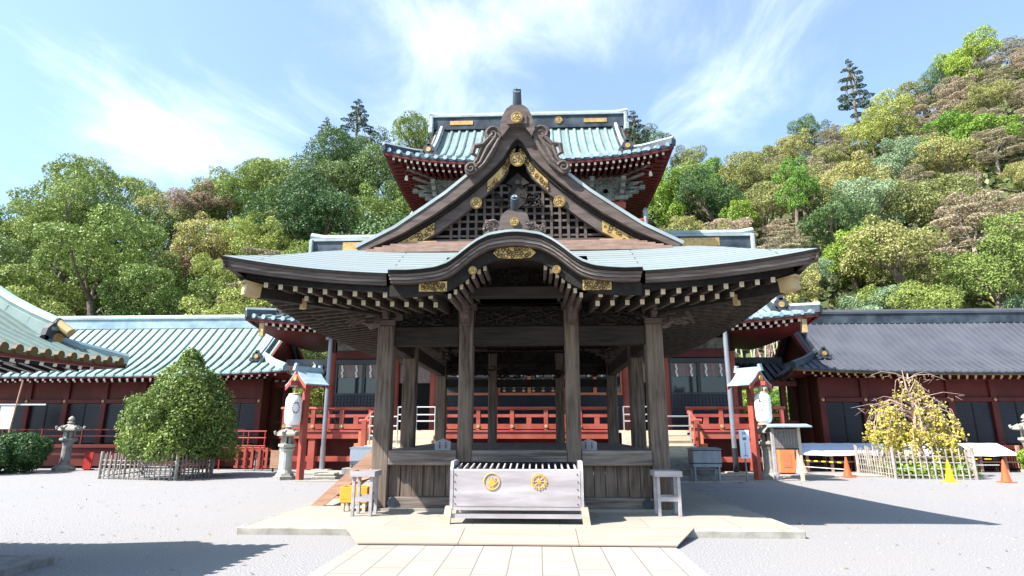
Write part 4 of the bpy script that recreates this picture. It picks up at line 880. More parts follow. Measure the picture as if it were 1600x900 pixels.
# plywood ramp
t = thing('plywood_ramp', 'low pinkish board ramp laid along the front edge of the stone pavement', 'ramp', (0, 9, 0))
for x0, x1, xb0, xb1 in ((-2.70, -.78, -2.20, -.78), (-.77, .92, -.77, .92), (.93, 2.75, .93, 2.28)):
    m = MB(); m.add([(x0, 9.86, .122), (x1, 9.86, .122), (xb1, 8.93, .03), (xb0, 8.93, .03), (x0, 9.86, .14), (x1, 9.86, .14), (xb1, 8.93, .05), (xb0, 8.93, .05)], [(0, 1, 2, 3), (4, 7, 6, 5), (0, 4, 5, 1), (1, 5, 6, 2), (2, 6, 7, 3), (3, 7, 4, 0)]); m.build('board', 'plywood', t)
# wooden plaques on the stage
for x, lb in ((-1.51, 'house shaped wooden plaque on the stage edge beside the left inner post'), (1.35, 'house shaped wooden plaque on the stage edge beside the right inner post')):
    t = thing('wooden_plaque', lb, 'plaque', (x, 12.05, 1.222), 'wooden plaques on the stage edge')
    m = MB(); m.prism([(x-.15, 1.223), (x+.15, 1.223), (x+.15, 1.37), (x, 1.43), (x-.15, 1.37)], 'y', 12.03, 12.12); p = m.build('board', 'pale_wood', t, bevel=.006)
    m = MB()
    for c in range(2):
        for k in range(5): z = 1.36-.025*k; xx = x-.06+.12*c; m.box(xx-.018, xx+.018, 12.022, 12.028, z-.004, z+.004); m.box(xx-.004, xx+.004, 12.0225, 12.0285, z-.011, z+.009)
    m.build('lettering', 'ink', p)
# stone lanterns
def stone_lantern(x, y, h, label, mt, shaft, wide):
    t = thing('stone_lantern', label, 'stone lantern', (x, y, 0), 'stone lanterns in the courtyard'); k = h/2.1
    P = lambda nm, pr, mm, **kw: MB().lathe((x, y, 0), [(r*k*wide, z*k) for r, z in pr], **kw).build(nm, mm, t)
    P('base', [(.40, 0), (.40, .12), (.34, .13), (.30, .22)], 'stone', sq=6)
    P('shaft', [(.2*shaft, .221), (.17*shaft, .35), (.165*shaft, .95), (.20*shaft, 1.08)], mt, n=16)
    P('platform', [(.20, 1.081), (.31, 1.17), (.31, 1.25), (.24, 1.26)], mt, sq=6)
    lc = MB()
    for q in range(6):
        a = math.pi/3*q+math.pi/6; lc.beam((x+.15*k*wide*math.cos(a), y+.15*k*wide*math.sin(a), 1.261*k), (x+.15*k*wide*math.cos(a), y+.15*k*wide*math.sin(a), 1.52*k), .09*k, .09*k)
    lc.lathe((x, y, 0), [(.1*k, 1.262*k), (.1*k, 1.518*k)], sq=6, mi=1); lc.build('light_chamber', ['stone', 'dark_inside'], t)
    rf = MB(); rf.lathe((x, y, 0), [(.30*k*wide, 1.521*k), (.43*k*wide, 1.56*k), (.40*k*wide, 1.62*k), (.22*k*wide, 1.74*k), (.10*k*wide, 1.80*k)], sq=6)
    for q in range(6):
        a = math.pi/3*q+math.pi/6; e = lambda r, z: (x+r*k*wide*math.cos(a), y+r*k*wide*math.sin(a), z*k); rf.tube([e(.22, 1.74), (e(.36, 1.65)), e(.45, 1.62), e(.47, 1.69), e(.43, 1.72)], [.035*k, .04*k, .055*k, .05*k, .02*k], 6)
    rf.build('roof', 'stone', t); P('finial', [(.09, 1.80), (.14, 1.86), (.07, 1.90), (.12, 1.98), (.09, 2.05), (.01, 2.12)], 'stone', n=10)
stone_lantern(-18.9, 24.4, 2.15, 'grey stone lantern in front of the left hall beside the round bush', 'stone_grey', 1.0, 1)
stone_lantern(-8.1, 20.4, 1.92, 'greenish stone lantern with thick shaft beside the left paper lantern post', 'stone_green', 1.35, .98)
stone_lantern(8.12, 21.2, 2.05, 'weathered stone lantern half hidden behind the notice board post', 'stone', 1.2, 1)
stone_lantern(19.35, 24.6, 2.2, 'stone lantern with mossy cap near the right edge before the grey roofed hall', 'stone', 1.15, 1.05)
# red posts with little roofs, and the paper lanterns hung on them
def lantern_post(x, y, sgn, H, lab_p, lab_l, lz):
    t = thing('lantern_post', lab_p, 'lantern post', (x, y, 0), 'red lantern posts with small roofs')
    nx, ny = sgn*.62, -.785; N3 = Vector((nx, ny, 0)); S3 = Vector((-ny, nx, 0))
    mm = 'red' if sgn < 0 else 'red'
    m = MB(); m.beam((x, y, 0), (x, y, H-.45), .19, .19, up=(nx, ny, 0)); m.build('post', mm, t, bevel=.012)
    c = Vector((x, y, H))
    prof = [(-.66, -.46), (-.5, -.38), (-.3, -.23), (-.1, -.04), (0, 0), (.1, -.04), (.3, -.23), (.5, -.38), (.66, -.46)]
    f = lambda o: (lambda p: tuple(c + S3*p[0] + N3*o + Vector((0, 0, p[1]))))
    m = MB(); m.band([(a, b-.04) for a, b in prof], prof, f(-.42), f(.42)); m.build('roof', 'copper_blue', t)
    for o in (-.42, .42):
        m = MB(); m.band([(a*.97, b-.17) for a, b in prof], [(a*.97, b-.045) for a, b in prof], f(o-.03), f(o+.0)); m.build('gable_board', 'red', t)
    m = MB(); m.beam(c-N3*.46+Vector((0, 0, .06)), c+N3*.46+Vector((0, 0, .06)), .12, .16, up=(0, 0, 1)); m.beam(c+N3*.42+Vector((0, 0, .1)), c+N3*.5+Vector((0, 0, .12)), .14, .24); m.beam(c-N3*.50+Vector((0, 0, .12)), c-N3*.42+Vector((0, 0, .1)), .14, .24); m.build('roof_ridge', 'copper_blue', t)
    m = MB(); m.beam(c-N3*.45+Vector((0, 0, -.42)), c+N3*.62+Vector((0, 0, -.42)), .12, .14); m.beam(c-S3*.5+Vector((0, 0, -.46)), c+S3*.5+Vector((0, 0, -.46)), .1, .1); m.build('crossbeam', 'red', t)
    m = MB(); m.disc(tuple(c+N3*.44+Vector((0, 0, -.25))), .1, (nx, ny, 0), .04, 8); m.build('gilt_ornament', 'gold', t)
    lx, ly = x+nx*.42, y+ny*.42
    q = thing('paper_lantern', lab_l, 'paper lantern', (lx, ly, lz), 'white paper lanterns')
    m = MB(); pr = [(.17, 0), (.22, .06), (.25, .16), (.257, .5), (.25, .82), (.215, .92), (.16, .98)]
    pr2 = []
    for i in range(33): z = .98*i/32; pr2.append((interp([(b, a) for a, b in pr], z)+(.004 if i % 2 else 0), z))
    m.lathe((lx, ly, lz), pr2, 24); sh = m.build('shade', 'lantern_paper', q, smooth=True)
    m = MB(); m.lathe((lx, ly, lz), [(.17, -.05), (.2, -.045), (.2, .0)], 16); m.build('rim', 'cream_wood', q); m = MB(); m.lathe((lx, ly, lz), [(.19, .981), (.19, 1.01), (.1, 1.03)], 16); m.tube([(lx, ly, lz+1.02), (lx, ly, H-.48)], .015, 5); m.build('hanger', 'cream_wood', q)
    m = MB()
    for k in range(14):
        a = 2*math.pi*k/14; ang = .68*(-sgn)+.0 + .42*math.cos(a); z = .56+.16*math.sin(a); r = .262
        m.disc((lx + r*math.sin(ang), ly - r*math.cos(ang), lz+z), .022, (math.sin(ang), -math.cos(ang), 0), .006, 6)
    m.build('crest_dots', 'ink', sh)
lantern_post(-7.32, 19.75, -1, 3.52, 'red lantern post with blue gabled roof left of the pavilion by the thick stone lantern', 'white paper lantern hung on the red post left of the pavilion', 1.74)
lantern_post(7.6, 20.88, 1, 3.55, 'red lantern post with pale gabled roof right of the pavilion by the notice board', 'white paper lantern hung on the red post right of the pavilion', 1.82)
for x, y, lb, h in ((-8.16, 24.1, 'tall grey metal pole on the left in front of the shrine hall veranda', 5.35), (7.64, 23.2, 'tall grey metal pole on the right with a dark painted foot', 5.45)):
    t = thing('metal_pole', lb, 'pole', (x, y, 0), 'grey metal poles before the shrine hall')
    m = MB(); m.tube([(x, y, .06), (x, y, .95)], .105, 12); m.build('foot_sleeve', 'grey_metal' if x < 0 else 'black_metal', t)
    m = MB(); m.tube([(x, y, .951), (x, y, h)], .09, 12); m.build('shaft', 'grey_metal', t); m = MB(); m.box(x-.35, x+.35, y-.3, y+.3, 0.0, .1); m.build('base_stone', 'stone', t, bevel=.02)
    m = MB(); m.box(x-.19, x-.06, y-.1, y+.05, h-.12, h-.02); m.build('bracket', 'grey_metal', t)
# stone blocks
for x, y, a, b, h, lb in ((-6.8, 20.75, .42, .3, .2, 'pale stone block on the gravel right of the left lantern post'), (-5.9, 21.6, .45, .45, .34, 'stacked stone step block before the left stairs')):
    s = MB(); s.box(x-a, x+a, y-b, y+b, 0, h*.55); s.box(x-a*.9, x+a*.85, y-b*.8, y+b*.9, h*.552, h); tag(s.build('stone_block', 'stone', loc=(x, y, 0), bevel=.025), lb, 'stone block')
# stairs up to the hall
for s, lb in ((-1, 'stone and cream timber stairs climbing to the shrine hall behind the left corner post'), (1, 'stone and cream timber stairs climbing to the shrine hall behind the right corner post')):
    t = thing('hall_stairs', lb, 'stairs', (s*4.9, 22.4, 0), 'stairs up to the shrine hall')
    x0, x1 = sorted((s*3.6, s*6.15))
    for k in range(4): m = MB(); m.box(x0-.15*(k < 2), x1+.15*(k < 2), 20.35+.42*k, 24.0-.002*k, .17*k+.001, .17*(k+1)); m.build('stone_step', 'stone_grey' if k < 3 else 'stone', t, bevel=.012)
    for k in range(5): m = MB(); m.box(x0+.05, x1-.05, 22.15+.42*k, 24.28, .682+.178*k, .68+.178*(k+1)); m.build('timber_step', 'cream_wood', t, bevel=.008)
    r = thing('steel_handrail', 'shiny steel handrail on the '+('left' if s < 0 else 'right')+' stairs of the shrine hall', 'handrail', (s*4.9, 23.5, 1), 'steel handrails of the shrine hall stairs')
    xa, xb, xc = s*3.75, s*5.25, s*6.0
    for z in (2.5, 2.2, 1.95): m = MB(); m.tube([(xa, 24.22, z), (xb, 24.22, z)], .028, 8); m.build('rail', 'steel', r)
    for z in (2.1, 1.75, 1.4): m = MB(); m.tube([(xb-s*.3, 22.9, z), (xc, 22.9, z)], .026, 8); m.build('rail', 'steel', r)
    for x, y, z0, z1 in ((xa, 24.22, 1.6, 2.52), ((xa+xb)/2, 24.22, 1.6, 2.52), (xb, 24.22, 1.6, 2.52), (xb-s*.3, 22.9, 1.05, 2.12), (xc, 22.9, 1.05, 2.25)):
        m = MB(); m.tube([(x, y, z0), (x, y, z1)], .028, 8); m.build('post', 'steel', r)
# pale collection boxes beside the stairs
for x, y, lb in ((-5.6, 19.9+1.2, 'pale grey collection box on a low stand before the left stairs'), (5.72, 20.2, 'pale grey collection box on a low stand before the right stairs')):
    t = thing('collection_box', lb, 'collection box', (x, y, 0), 'pale collection boxes before the hall stairs')
    z = .20 if x < 0 else .2
    m = MB(); m.box(x-.46, x+.46, y-.3, y+.3, .56, .98); m.build('box_body', 'sheet_white' if x < 0 else 'grey_metal', t, bevel=.03)
    m = MB(); m.box(x-.48, x+.48, y-.32, y+.32, .985, 1.02); m.box(x-.42, x+.42, y-.22, y+.22, 1.022, 1.05); m.build('lid', 'sheet_white' if x < 0 else 'grey_metal', t, bevel=.01)
    m = MB(); m.box(x-.45, x+.45, y-.28, y+.28, .46, .553); m.build('shelf', 'grey_metal', t)
    for a in (-.38, .38):
        for b in (-.22, .22): m = MB(); m.box(x+a-.03, x+a+.03, y+b-.03, y+b+.03, .0, .459); m.build('leg', 'grey_metal', t)
# signs
t = thing('information_sign', 'narrow white sign with blue lettering on a thin stand beside the red post', 'sign', (6.82, 19.62, 0))
m = MB(); m.tube([(6.84, 19.66, 0), (6.84, 19.66, .78)], .025, 8); m.box(6.62, 7.06, 19.5, 19.8, 0, .025); m.build('stand', 'grey_metal', t)
m = MB(); m.box(6.69, 7.0, 19.6, 19.64, .74, 1.60); p = m.build('panel', 'sheet_white', t, bevel=.006)
rs = random.Random(8)
m = MB(); m.box(6.775, 6.905, 19.592, 19.598, 1.50, 1.515); m.box(6.80, 6.82, 19.5925, 19.5985, 1.44, 1.55); m.box(6.86, 6.88, 19.5925, 19.5985, 1.45, 1.54); m.build('lettering', 'blue_ink', p)
m = MB(); m.box(6.79, 6.90, 19.591, 19.597, 1.29, 1.38); m.build('emblem', 'blue_ink', p)
for k in range(6):
    z = 1.19-.07*k; m = MB(); m.box(6.82, 6.87, 19.592, 19.598, z, z+.008); m.box(6.84, 6.85, 19.5915, 19.5975, z-.02, z+.025); m.box(6.825, 6.865, 19.5925, 19.5985, z-.02, z-.013); m.build('lettering', 'blue_ink', p)
for k in range(2): m = MB(); m.box(6.76, 6.93, 19.592, 19.598, .80+.03*k, .81+.03*k); m.build('lettering', 'blue_ink', p)
t = thing('notice_board', 'roofed wooden notice board on two pale posts right of the paper lantern', 'notice board', (8.45, 20.42, 0))
for x in (8.02, 8.86): m = MB(); m.box(x-.05, x+.05, 20.37, 20.47, 0, 1.70); m.build('post', 'cream_wood' if x > 8.5 else 'pale_wood', t, bevel=.008)
m = MB(); m.box(8.072, 8.81, 20.38, 20.42, 1.0, 1.67); b = m.build('board', 'floor_wood', t); m = MB(); m.box(8.072, 8.81, 20.35, 20.378, .98, 1.02); m.box(8.072, 8.81, 20.35, 20.378, 1.64, 1.68); m.build('frame', 'wood_dark', b)
for c in range(7):
    m = MB(); m.box(8.147+.09*c, 8.153+.09*c, 20.377, 20.379, 1.13, 1.59)
    for k in range(9): x = 8.15+.09*c; z = 1.58-.055*k; q = rs.uniform(.012, .024); m.box(x-q, x+q, 20.372, 20.378, z-.004, z+.004); m.box(x-.004, x+.004, 20.3725, 20.3785, z-q, z+q)
    m.build('lettering', 'ink_faded', b)
m = MB(); m.prism([(20.0, 1.73), (20.42, 1.80), (20.84, 1.73), (20.84, 1.69), (20.0, 1.69)], 'x', 7.85, 9.15); m.build('roof', 'copper_blue', t)
t = thing('plastic_cabinet', 'bright orange upright panel standing behind the notice board', 'panel', (9.33, 22.8, 0)); 
m = MB(); m.box(9.05, 9.62, 22.7, 22.95, .1, .98); p = m.build('cabinet_body', 'orange_board', t, bevel=.02); m = MB(); m.box(9.2, 9.46, 22.69, 22.698, .3, .75); m.box(9.3, 9.36, 22.685, 22.69, .35, .7); m.build('faded_mark', 'orange_wood', p)
m = MB(); m.box(9.1, 9.57, 22.72, 22.93, 0, .099); m.build('foot', 'black_metal', t)
t = thing('folded_easel', 'leaning orange wooden trestle behind the white cone', 'easel', (10.35, 24.0, 0))
for a, b in (((10.1, 24.0, 0), (10.3, 24.1, .85)), ((10.55, 24.0, 0), (10.32, 24.1, .85)), ((10.35, 24.5, 0), (10.31, 24.12, .85))): m = MB(); m.beam(a, b, .05, .04); m.build('leg', 'orange_wood', t)
def cone(x, y, h, mt, label, base=True):
    t = thing('traffic_cone', label, 'traffic cone', (x, y, 0), 'traffic cones'); k = h/.7
    m = MB(); m.lathe((x, y, 0), [(.15*k, .03), (.10*k, .27*k), (.055*k, .55*k), (.028*k, .7*k), (.0, .71*k)], 16); m.build('cone_body', mt, t, smooth=False)
    m = MB(); m.box(x-.2*k, x+.2*k, y-.2*k, y+.2*k, 0, .03); m.build('base', mt, t, bevel=.008)
cone(11.1, 22.1, .68, 'cone_orange', 'orange cone left of the bamboo fence with the barrier bar')
cone(15.02, 20.2, .68, 'cone_orange', 'orange cone right of the bamboo fence near the right edge')
cone(13.38, 20.3, .66, 'cone_yellow', 'yellow cone in front of the bamboo fence')
cone(10.15, 23.6, .85, 'cone_white', 'white cone beside the orange panel behind the notice board')
for a, b, lb in (((10.15, 23.65, .5), (11.1, 22.15, .48), 'yellow and black barrier bar running from the white cone to the orange cone'), ((14.9, 24.6, .5), (18.2, 24.8, .5), 'yellow and black barrier bar low behind the fence at the right edge')):
    t = MB(); a = Vector(a); b = Vector(b)
    for k in range(12): t.tube([a.lerp(b, k/12), a.lerp(b, (k+1)/12)], .022, 8, k % 2)
    t.tube([a-Vector((0, 0, .22)), b-Vector((0, 0, .22))], .012, 6, 2)
    tag(t.build('barrier_bar', ['cone_yellow', 'black_metal', 'white_paper'], loc=tuple(a)), lb, 'barrier bar')
# long rack covered with a white sheet before the right hall
t = thing('covered_rack', 'long wooden rack under a white plastic sheet before the grey roofed hall', 'rack', (15.0, 25.2, 0))
for k in range(10):
    x = 11.0+.95*k; m = MB(); m.box(x-.05, x+.05, 24.95, 25.05, 0, .75); m.box(x-.05, x+.05, 25.5, 25.6, 0, 1.0); m.build('post', 'brown_board', t)
for z in (.35, .72): m = MB(); m.box(10.9, 19.7, 25.06, 25.1, z, z+.06); m.build('rail', 'brown_board', t)
m = MB()
for k in range(90): m.box(10.95+.097*k, 10.98+.097*k, 25.12, 25.14, .1, .72)
m.build('slats', 'wood_dark', t)
for x0, x1, mt in ((10.5, 13.8, 'sheet_blue'), (13.805, 18.9, 'sheet_white')):
    m = MB(); f = lambda x, v: (x, 24.75+.95*v, .70+.38*v + .008*math.sin(x*3.1)*(1-v) + .005*math.sin(x*9+v*4))
    m.grid(f, lin(x0, x1, 50), lin(0, 1, 6)); m.grid(lambda x, v: (x, 24.75-.02*v, f(x, 0)[2]-.07*v-.012*math.sin(x*2.2)*v), lin(x0, x1, 50), [0, 1]); m.grid(lambda x, v: (x, 25.7+.03*v, f(x, 1)[2]-.5*v), lin(x0, x1, 20), [0, 1]); m.build('sheet', mt, t)
# red things before the left hall
t = thing('red_handrail', 'red tubular handrail on the ramp before the green roofed hall', 'handrail', (-12.8, 25.1, 0))
for z in (1.55, 1.28, .95, .88): m = MB(); m.tube([(-14.6, 25.2, z), (-11.0, 25.2, z)], .028, 8); m.build('rail', 'red_rail', t)
for x in (-14.4, -12.9, -11.75, -11.05): m = MB(); m.tube([(x, 25.2, 0), (x, 25.2, 1.56)], .03, 8); m.build('post', 'red_rail', t)
m = MB(); m.box(-14.6, -11.0, 25.3, 25.8, .72, .84); m.build('ramp_deck', 'red', t)
for x in (-13.4, -11.4): m = MB(); m.lathe((x, 25.5, 0), [(.15, 0), (.15, .5), (.13, .71)], 10); m.build('stone_foot', 'stone_grey', t)
t = thing('picket_fence', 'short orange red picket barrier left of the thick stone lantern', 'fence', (-11.1, 24.6, 0))
for k in range(5): x = -11.85+.3*k; m = MB(); m.prism([(x-.05, .1), (x+.05, .1), (x+.05, .86), (x, .93), (x-.05, .86)], 'y', 24.58, 24.64); m.build('picket', 'red', t)
for z in (.12, .42, .74): m = MB(); m.box(-12.0, -10.45, 24.645, 24.70, z, z+.08); m.build('rail', 'red', t)
t = thing('board_sign', 'plain brown board sign on short legs beside the picket barrier', 'board', (-9.9, 24.0, 0)); m = MB(); m.box(-10.2, -9.55, 23.96, 24.02, .15, .82); m.build('board', 'brown_board', t)
for x in (-10.1, -9.65): m = MB(); m.box(x-.03, x+.03, 24.022, 24.06, 0, .7); m.build('leg', 'black_metal', t)
t = thing('red_sign', 'small red board standing between the stone lantern and the fenced evergreen', 'sign', (-18.0, 24.5, 0)); m = MB(); m.prism([(-18.2, .05), (-17.85, .05), (-17.8, .72), (-18.15, .72)], 'y', 24.48, 24.53); m.build('board', 'red_rail', t); m = MB(); m.box(-18.15, -17.9, 24.531, 24.8, 0, .05); m.build('foot', 'red', t)
t = thing('hanging_screen', 'white panelled screen under the eave of the left hall at the left edge', 'screen', (-22.5, 25.0, 0)); m = MB(); m.box(-23.6, -22.0, 25.0, 25.04, 1.65, 2.6); p = m.build('panel', 'lantern_paper', t)
m = MB(); m.box(-22.7, -22.62, 24.97, 24.995, 1.65, 2.6); m.build('mullion', 'black_lacquer', p); m = MB(); m.box(-23.7, -20.6, 24.96, 25.0, 2.63, 2.69); m.build('frame', 'steel', p); m = MB(); m.tube([(-22.05, 24.9, .3), (-21.75, 24.9, 3.7)], .035, 6); m.build('support', 'brown_board', t)
# bamboo fences round the trees
def fence(pts, h, label, mt, tilt, seed):
    cx = sum(p[0] for p in pts)/len(pts); cy = sum(p[1] for p in pts)/len(pts); rr = random.Random(seed)
    t = thing('bamboo_fence', label, 'fence', (cx, cy, 0), 'bamboo enclosures round the courtyard trees')
    for p in pts: m = MB(); m.tube([(p[0], p[1], 0), (p[0]+tilt, p[1], h*1.06)], .055, 8); m.build('corner_post', mt, t)
    for i in range(len(pts)):
        a = Vector((*pts[i], 0)); b = Vector((*pts[(i+1) % len(pts)], 0)); L_ = (b-a).length; n = int(L_/.2); m = MB()
        nrm = (b-a).normalized().cross(Vector((0, 0, 1)))
        for k in range(1, n):
            q = a.lerp(b, k/n) + nrm*.03; hh = h*rr.uniform(.9, 1.05); m.tube([q, q+Vector((tilt+rr.uniform(-.02, .02), 0, hh))], rr.uniform(.02, .03), 6)
        m.build('pickets', mt, t); m = MB()
        for z in (.12, .33, .55, .72): m.tube([a+Vector((0, 0, h*z)), b+Vector((0, 0, h*z+rr.uniform(-.02, .02)))], .022, 6)
        m.build('rails', mt, t)
fence([(-14.45, 20.4), (-11.45, 19.8), (-11.35, 21.8), (-14.3, 22.4)], .84, 'low dark bamboo fence round the dense evergreen', 'bamboo_dark', 0, 2)
fence([(12.42, 21.55), (14.85, 21.25), (16.0, 23.5), (12.75, 24.6)], .98, 'low pale bamboo fence round the yellow weeping tree', 'bamboo', -.02, 4)
# ------------------------------------------------------------------ foliage
nr = np.random.default_rng(11)
def leaf_mesh(name, cen, nrm, size, matn, tint, aspect=0.55, jit=0.8):
    n = len(cen); d = nrm*0.9 + nr.normal(size=(n, 3))*jit; d /= np.linalg.norm(d, axis=1)[:, None] + 1e-9
    t = nr.normal(size=(n, 3)); t -= d*np.sum(t*d, axis=1)[:, None]; t /= np.linalg.norm(t, axis=1)[:, None] + 1e-9
    b = np.cross(d, t); s = (size*nr.uniform(.7, 1.3, n))[:, None] if np.isscalar(size) else size[:, None]
    v = np.stack([cen - t*s*.5, cen + b*s*aspect*.5 + d*s*.08, cen + t*s*.5, cen - b*s*aspect*.5 + d*s*.08], axis=1).reshape(-1, 3)
    me = bpy.data.meshes.new(name); me.vertices.add(4*n); me.loops.add(4*n); me.polygons.add(n)
    me.vertices.foreach_set('co', v.astype(np.float32).ravel()); me.loops.foreach_set('vertex_index', np.arange(4*n, dtype=np.int32))
    me.polygons.foreach_set('loop_start', np.arange(0, 4*n, 4, dtype=np.int32))
    at = me.attributes.new('tint', 'FLOAT', 'POINT'); at.data.foreach_set('value', np.repeat(np.clip(tint, 0, 1), 4).astype(np.float32))
    me.materials.append(MATS[matn]); me.update(calc_edges=True); return me
def sph(n):
    d = nr.normal(size=(n, 3)); return d/np.linalg.norm(d, axis=1)[:, None]
def lobed(lobes, n, size, matn, name, low=-0.35, shell=(.82, 1.04), inner=0.08):
    """leaves on the outside of a cluster of lobes (x, y, z, r, rz); each lobe has its own tone"""
    lb = np.array(lobes); area = lb[:, 3]**2; pick = nr.choice(len(lb), n*2, p=area/area.sum()); d = sph(n*2)
    keep = d[:, 2] > low; pick, d = pick[keep], d[keep]
    bump = 1 + .13*np.sin(d[:, 0]*7+pick*2.1)*np.sin(d[:, 1]*8+pick)*np.cos(d[:, 2]*6) + .08*np.sin(d[:, 0]*17+pick)*np.sin(d[:, 2]*15+d[:, 1]*13)
    r = lb[pick, 3]*nr.uniform(*shell, len(d))*bump; r = np.where(nr.random(len(d)) < inner, r*nr.uniform(.4, .9, len(d)), r)
    p = lb[pick, :3] + d*np.stack([r, r, r*lb[pick, 4]], 1)
    ok = np.ones(len(p), bool)
    for q in lb:
        e = (p-q[:3])/np.array([q[3], q[3], q[3]*q[4]]); ok &= np.sum(e*e, 1) > .55
    p, d, pick = p[ok][:n], d[ok][:n], pick[ok][:n]
    tone = nr.uniform(-.22, .22, len(lb)); tint = .45 + tone[pick] + nr.normal(0, .16, len(p))
    return leaf_mesh(name, p, d + np.array([0, 0, .35]), size, matn, tint)
mat_leaf('leaf_yellow_green', (.150, .210, .044), (.340, .400, .100), (.500, .520, .150))
mat_leaf('leaf_olive', (.170, .190, .060), (.380, .380, .130), (.540, .500, .190))
mat_leaf('leaf_dark', (.062, .114, .038), (.125, .198, .062), (.208, .291, .094))
mat_leaf('leaf_bright', (.115, .220, .028), (.244, .373, .052), (.347, .464, .091))
mat_leaf('leaf_blue', (.150, .230, .120), (.300, .400, .230), (.460, .540, .340))
mat_leaf('leaf_tan', (.235, .195, .12), (.43, .365, .24), (.54, .47, .33))
mat_leaf('leaf_brown', (.22, .165, .105), (.36, .275, .185), (.44, .34, .24))
mat_leaf('leaf_conifer', (.035, .070, .031), (.078, .133, .051), (.127, .186, .069))
mat_leaf('leaf_evergreen', (.066, .120, .029), (.210, .282, .060), (.432, .456, .120), .25)
mat_leaf('leaf_bush', (.032, .075, .020), (.079, .151, .037), (.143, .229, .057), .2)
mat_leaf('leaf_gold', (.46, .41, .075), (.60, .54, .12), (.47, .49, .14), .35)
mat_leaf('leaf_ground', (.069, .098, .032), (.195, .225, .069), (.390, .332, .147), .2)
def rl(n, rx, rz, r0, r1, zc, flat=.8):
    out = []
    for k in range(n):
        a = nr.uniform(0, 6.283); q = math.sqrt(nr.uniform(0, 1)); h = nr.uniform(-1, 1)*math.sqrt(max(0, 1-q*q))
        out.append((rx*q*math.cos(a), rx*q*math.sin(a), zc + rz*h, nr.uniform(r0, r1), flat))
    return out
def hier(lbs, k=7, f=(.36, .56)):
    out = []
    for x, y, z, r, fl in lbs:
        out.append((x, y, z, r*.86, fl))
        for d in sph(k):
            if d[2] < -.35: continue
            q = r*nr.uniform(.62, .98); out.append((x+d[0]*q, y+d[1]*q, z+d[2]*q*fl, r*nr.uniform(*f), min(1, fl*1.1)))
    return out
def trunk_mesh(name, matn, h, r, tips, seed):
    m = MB(); q = random.Random(seed); j = Vector((q.uniform(-.3, .3), q.uniform(-.3, .3), h*.55))
    m.tube([(0, 0, -1.2), (0, 0, h*.2), j*.6 + Vector((0, 0, h*.1)), j], [r*1.25, r, r*.85, r*.7], 8)
    for t in tips:
        t = Vector(t); mid = j.lerp(t, .5) + Vector((q.uniform(-.4, .4), q.uniform(-.4, .4), .2)); m.tube([j, mid, t], [r*.5, r*.3, r*.10], 6)
        for k in range(2): e = t + Vector((q.uniform(-1, 1), q.uniform(-1, 1), q.uniform(-.2, .8))); m.tube([mid, mid.lerp(e, .6)+Vector((0, 0, .15)), e], [r*.2, r*.12, r*.05], 5)
    o = m.build(name, matn); me = o.data; bpy.data.objects.remove(o); return me
KINDS = {}
def reg(k, crown, trunk): KINDS.setdefault(k, []).append((crown, trunk))
